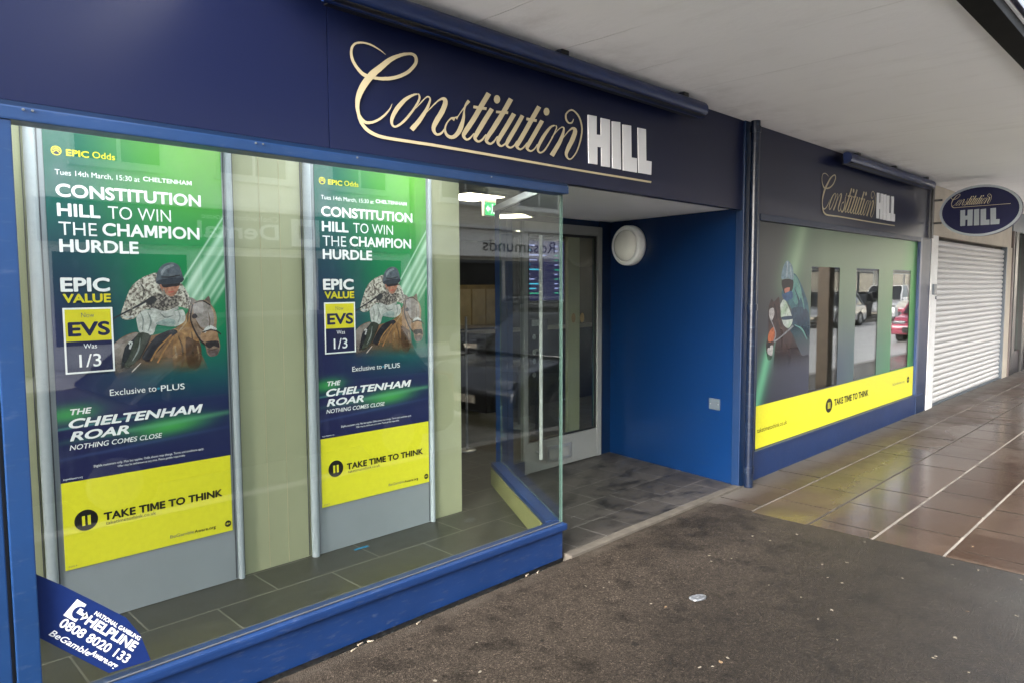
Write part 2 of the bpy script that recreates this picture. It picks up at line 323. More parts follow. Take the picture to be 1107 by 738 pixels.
ink('i_silk', (.70, .67, .58), (.17, .14, .12), 62, (.46, .58)); ink('i_silkdark', (.42, .38, .33), (.07, .06, .06), 70, (.40, .56)); ink('i_face', (.50, .24, .16), (.40, .18, .12), 50); ink('i_mouth', (.55, .12, .10))
ink('i_helmet', (.15, .175, .20), (.10, .12, .15), 40); ink('i_brim', (.055, .065, .085)); ink('i_helmetlight', (.30, .33, .36)); ink('i_whip', (.05, .05, .06)); ink('i_glove', (.05, .05, .055))
# the big vinyl on the right hand window
def m_vinyl():
    m, nt, out = new_mat('vinyl_print')
    co = worldco(nt); sp = nt.nodes.new('ShaderNodeSeparateXYZ'); nt.links.new(co, sp.inputs[0])
    u = math_n(nt, 'DIVIDE', math_n(nt, 'SUBTRACT', sp.outputs[0], 5.7), 4.33); v = math_n(nt, 'DIVIDE', math_n(nt, 'SUBTRACT', sp.outputs[2], .62), 1.58)
    top = ramp(nt, u, [(0., (.045, .047, .052)), (.13, (.055, .064, .062)), (.33, (.17, .26, .16)), (.62, (.155, .26, .145)), (.86, (.15, .32, .12)), (.97, (.05, .40, .05)), (1., (.02, .12, .03))])
    bot = ramp(nt, u, [(0., (.020, .023, .038)), (.3, (.027, .034, .075)), (.45, (.055, .095, .13)), (.60, (.07, .15, .14)), (.76, (.055, .24, .11)), (.95, (.02, .32, .05)), (1., (.015, .12, .03))])
    wob = math_n(nt, 'MULTIPLY_ADD', noise(nt, co, 1.2, 3), .2, -.1)
    mr = nt.nodes.new('ShaderNodeMapRange'); mr.interpolation_type = 'SMOOTHSTEP'; mr.inputs[1].default_value = .1; mr.inputs[2].default_value = .75
    nt.links.new(math_n(nt, 'ADD', v, wob), mr.inputs[0])
    col = mixc(nt, mr.outputs[0], bot, top)
    for xr, zr, kx, w, c, al, z0, z1 in ((6.52, 2.0, .49, .085, (.52, .62, .44), .9, 1.55, 1.85), (6.50, 2.0, .49, .22, (.24, .42, .24), .75, 1.45, 1.8), (5.875, .90, .47, .055, (.22, .66, .36), .95, 1.22, 1.05), (5.87, .90, .47, .13, (.10, .38, .22), .6, 1.30, 1.05)):
        sk = math_n(nt, 'SUBTRACT', math_n(nt, 'SUBTRACT', sp.outputs[0], xr), math_n(nt, 'MULTIPLY', math_n(nt, 'SUBTRACT', sp.outputs[2], zr), kx))
        q = math_n(nt, 'DIVIDE', sk, w); q = math_n(nt, 'POWER', 2.718, math_n(nt, 'MULTIPLY', math_n(nt, 'MULTIPLY', q, q), -1.))
        m2 = nt.nodes.new('ShaderNodeMapRange'); m2.interpolation_type = 'SMOOTHSTEP'; m2.inputs[1].default_value = z0; m2.inputs[2].default_value = z1
        nt.links.new(sp.outputs[2], m2.inputs[0])
        col = mixc(nt, math_n(nt, 'MULTIPLY', math_n(nt, 'MULTIPLY', q, al), m2.outputs[0]), col, c)
    bsdf(nt, out, col, .35, spec=.3)
m_vinyl()

ink('v_coat', (.06, .17, .20), (.04, .11, .16), 5, fade=(1.0, 1.45, VB)); ink('v_coatlight', (.17, .36, .30), (.10, .28, .27), 6); ink('v_coatdark', (.03, .055, .10), (.04, .085, .13), 6, fade=(1.0, 1.4, VB)); ink('v_chest2', (.42, .56, .40), (.60, .66, .60), 7)
ink('v_dark', (.02, .015, .018)); ink('v_mouth', (.60, .24, .16)); ink('v_scarf', (.05, .13, .28)); ink('v_hood', (.26, .38, .44), (.20, .31, .38), 6); ink('v_hoodlight', (.48, .58, .62))

ink('v_horse2', (.045, .028, .030), (.075, .042, .038), 5, fade=(.86, 1.18, VB)); ink('v_sheen', (.13, .075, .055), (.09, .05, .045), 8, fade=(.98, 1.4, VB)); ink('v_orange', (.55, .16, .06), (.36, .10, .05), 8); ink('v_blaze', (.60, .58, .56)); ink('v_rein', (.30, .32, .34))

# ------------------------------------------------------------------ mesh builder
class MB:
    """collects faces (with a material each) and links them as one mesh object"""
    def __init__(s): s.v = []; s.f = []; s.m = []; s.mats = []; s.smooth = []
    def mi(s, mat):
        if mat not in s.mats: s.mats.append(mat)
        return s.mats.index(mat)
    def raw(s, vs, fs, mat, smooth=False):
        o = len(s.v); s.v += [tuple(v) for v in vs]; k = s.mi(mat)
        for f in fs: s.f.append([i + o for i in f]); s.m.append(k); s.smooth.append(smooth)
        return s
    def bm(s, b, mat, smooth=False):
        b.verts.index_update()
        s.raw([v.co[:] for v in b.verts], [[v.index for v in f.verts] for f in b.faces], mat, smooth); b.free(); return s
    def box(s, x0, x1, y0, y1, z0, z1, mat, bev=0., M=None):
        b = bmesh.new(); bmesh.ops.create_cube(b, size=1)
        bmesh.ops.scale(b, vec=(abs(x1 - x0), abs(y1 - y0), abs(z1 - z0)), verts=b.verts)
        bmesh.ops.translate(b, vec=((x0 + x1) / 2, (y0 + y1) / 2, (z0 + z1) / 2), verts=b.verts)
        if bev: bmesh.ops.bevel(b, geom=list(b.edges), offset=bev, segments=2, affect='EDGES', profile=.7)
        if M is not None: bmesh.ops.transform(b, matrix=M, verts=b.verts)
        return s.bm(b, mat)
    def prism(s, pts, z0, z1, mat, bev=0., M=None):
        """plan polygon (x, y) raised from z0 to z1"""
        b = bmesh.new(); lo = [b.verts.new((x, y, z0)) for x, y in pts]; f = b.faces.new(lo)
        r = bmesh.ops.extrude_face_region(b, geom=[f]); bmesh.ops.translate(b, vec=(0, 0, z1 - z0), verts=[g for g in r['geom'] if isinstance(g, bmesh.types.BMVert)])
        bmesh.ops.recalc_face_normals(b, faces=b.faces)
        if bev: bmesh.ops.bevel(b, geom=list(b.edges), offset=bev, segments=2, affect='EDGES', profile=.7)
        if M is not None: bmesh.ops.transform(b, matrix=M, verts=b.verts)
        return s.bm(b, mat)
    def tube(s, p, q, r, mat, n=20, r2=None):
        p, q = Vector(p), Vector(q); d = (q - p).normalized(); a = d.orthogonal().normalized(); c = d.cross(a); r2 = r if r2 is None else r2
        vs = []; 
        for k in range(n):
            t = 2 * math.pi * k / n; o = a * math.cos(t) + c * math.sin(t); vs += [p + o * r, q + o * r2]
        s.raw(vs, [[2 * k, (2 * k + 2) % (2 * n), (2 * k + 3) % (2 * n), 2 * k + 1] for k in range(n)], mat, True)
        return s.raw(vs, [[2 * k for k in range(n)][::-1], [2 * k + 1 for k in range(n)]], mat)
    def lathe(s, prof, T, mat, n=32):
        """profile (r, d) turned about the axis of T(u, v, d)"""
        vs = []; L = len(prof)
        for k in range(n):
            t = 2 * math.pi * k / n
            vs += [T(r * math.cos(t), r * math.sin(t), d) for r, d in prof]
        fs = [[k * L + i, ((k + 1) % n) * L + i, ((k + 1) % n) * L + i + 1, k * L + i + 1] for k in range(n) for i in range(L - 1)]
        return s.raw(vs, fs, mat, True)
    def poly(s, pts, T, d, mat, thick=0.):
        """flat printed or cut shape in the plane of T(u, v, depth)"""
        tr = tessellate_polygon([[Vector((u, v, 0)) for u, v in pts]])
        return s.raw([T(u, v, d) for u, v in pts], [list(f) for f in tr], mat)
    def cut(s, pts, T, d0, d1, mat):
        """solid cut letter between two depths"""
        n = len(pts); o = [T(u, v, d1) for u, v in pts]; i = [T(u, v, d0) for u, v in pts]
        s.poly(pts, T, d1, mat)
        return s.raw(i + o, [[k, (k + 1) % n, n + (k + 1) % n, n + k] for k in range(n)], mat)
    def ribbon(s, L, Rr, T, d0, d1, mat):
        n = len(L); vs = []
        for k in range(n):
            d = d0 + (d1 - d0) * k / max(1, n - 1); vs += [T(*L[k], d), T(*Rr[k], d)]
        return s.raw(vs, [[2 * k, 2 * k + 1, 2 * k + 3, 2 * k + 2] for k in range(n - 1)], mat)
    def text(s, body, u0, u1, vb, cap, T, d, mat, off=0., shear=0.):
        """lettering fitted between u0 and u1 on the baseline vb with the given capital height"""
        if 'M' in body and off > .015:
            vs, fs, x0, x1 = text_mesh(body, 0., shear); k = (u1 - u0) / (x1 - x0)
            for i, ch in enumerate(body):
                if ch == ' ': continue
                _, _, a0, a1 = text_mesh(ch, 0., shear); hi = text_mesh(body[:i + 1], 0., shear)[3]; lo = hi - (a1 - a0)
                if ch != 'M': s.text(ch, u0 + (lo - off - x0) * k, u0 + (hi + off - x0) * k, vb, cap, T, d, mat, off, shear); continue
                w = hi - lo - shear * CAPH; w += off * 2; lo -= off
                M_ = [(0, 0), (0, 1), (.28, 1), (.5, .46), (.72, 1), (1, 1), (1, 0), (.785, 0), (.785, .62), (.585, .14), (.415, .14), (.215, .62), (.215, 0)]
                s.poly([(u0 + (lo + px * w + shear * CAPH * py - x0) * k, vb + py * cap) for px, py in M_], T, d + .0003, mat)
            return s
        base = min(off, .012); e = off - base
        vs, fs, x0, x1 = text_mesh(body, base, shear)
        x0 -= max(e, 0); x1 += max(e, 0)
        k = (u1 - u0) / (x1 - x0); kz = cap / (CAPH + 2 * max(off, 0))
        for i, (ex, ey) in enumerate([(0, 0)] if e <= .001 else [(-e, 0), (e, 0), (0, e), (0, -e), (0, 0)]):
            s.raw([T(u0 + (x + ex - x0) * k, vb + (y + ey + max(off, 0)) * kz, d + i * .00007) for x, y in vs], fs, mat)
        return s
    def build(s, name, parent=None, bevel=0.):
        me = bpy.data.meshes.new(name)
        o = bpy.data.objects.new(name, me); COL.objects.link(o)
        off = Vector((0, 0, 0))
        if parent is not None: o.parent = parent; off = wloc(parent)
        me.from_pydata([tuple(Vector(v) - off) for v in s.v], [], s.f)
        for m in s.mats: me.materials.append(MATS[m])
        me.polygons.foreach_set('material_index', s.m); me.polygons.foreach_set('use_smooth', s.smooth)
        b = bmesh.new(); b.from_mesh(me); bmesh.ops.recalc_face_normals(b, faces=b.faces) if not getattr(s, 'keep', False) else None; b.to_mesh(me); b.free()
        me.update(); return o
def wloc(o):
    v = Vector((0, 0, 0))
    while o is not None: v += o.location; o = o.parent
    return v
TXT = {}
def text_mesh(body, off, shear):
    key = (body, off, shear)
    if key not in TXT:
        c = bpy.data.curves.new('lettering', 'FONT'); c.body = body; c.offset = off; c.shear = shear; c.resolution_u = 4
        o = bpy.data.objects.new('lettering', c); COL.objects.link(o)
        dg = bpy.context.evaluated_depsgraph_get(); me = bpy.data.meshes.new_from_object(o.evaluated_get(dg))
        vs = [(v.co.x, v.co.y) for v in me.vertices]; fs = [list(p.vertices) for p in me.polygons]
        bpy.data.objects.remove(o); bpy.data.curves.remove(c); bpy.data.meshes.remove(me)
        xs = [v[0] for v in vs]; TXT[key] = (vs, fs, min(xs), max(xs))
    return TXT[key]
CAPH = 1.
_h = text_mesh('H', 0., 0.); CAPH = max(v[1] for v in _h[0])

def smooth(pts, n=3):
    L = len(pts); out = []
    for i in range(L):
        p0, p1, p2, p3 = pts[i - 1], pts[i], pts[(i + 1) % L], pts[(i + 2) % L]
        for k in range(n):
            t = k / n
            out.append(tuple(.5 * (2 * p1[j] + (p2[j] - p0[j]) * t * .8 + (2 * p0[j] * .8 + .4 * p1[j] * 0 - 5 * p1[j] * 0 + 0) * 0 + ((3 * (p2[j] - p1[j]) * 2) - (2 * (p2[j] - p0[j]) * .8 + (p3[j] - p1[j]) * .8)) * t * t + ((p2[j] - p0[j]) * .8 + (p3[j] - p1[j]) * .8 - 4 * (p2[j] - p1[j])) * t ** 3) for j in (0, 1)))
    return out
def tag(o, label=None, cat=None, group=None, kind=None):
    if label: o['label'] = label
    if cat: o['category'] = cat
    if group: o['group'] = group
    if kind: o['kind'] = kind
    return o
def thing(name, loc, label, cat, group=None):
    o = bpy.data.objects.new(name, None); COL.objects.link(o); o.location = loc; o.empty_display_size = .1
    return tag(o, label, cat, group)
def copy_tree(o, parent=None):
    c = o.copy(); COL.objects.link(c)
    if parent is not None: c.parent = parent
    for ch in list(o.children): copy_tree(ch, c)
    return c
def front(y):                      # plane facing the street: u = x, v = z, depth towards the street
    return lambda u, v, d: (u, y - d, v)
def facing_shop(y, x0):            # plane on the far side of the street, facing the shop
    return lambda u, v, d: (x0 - u, y + d, v)
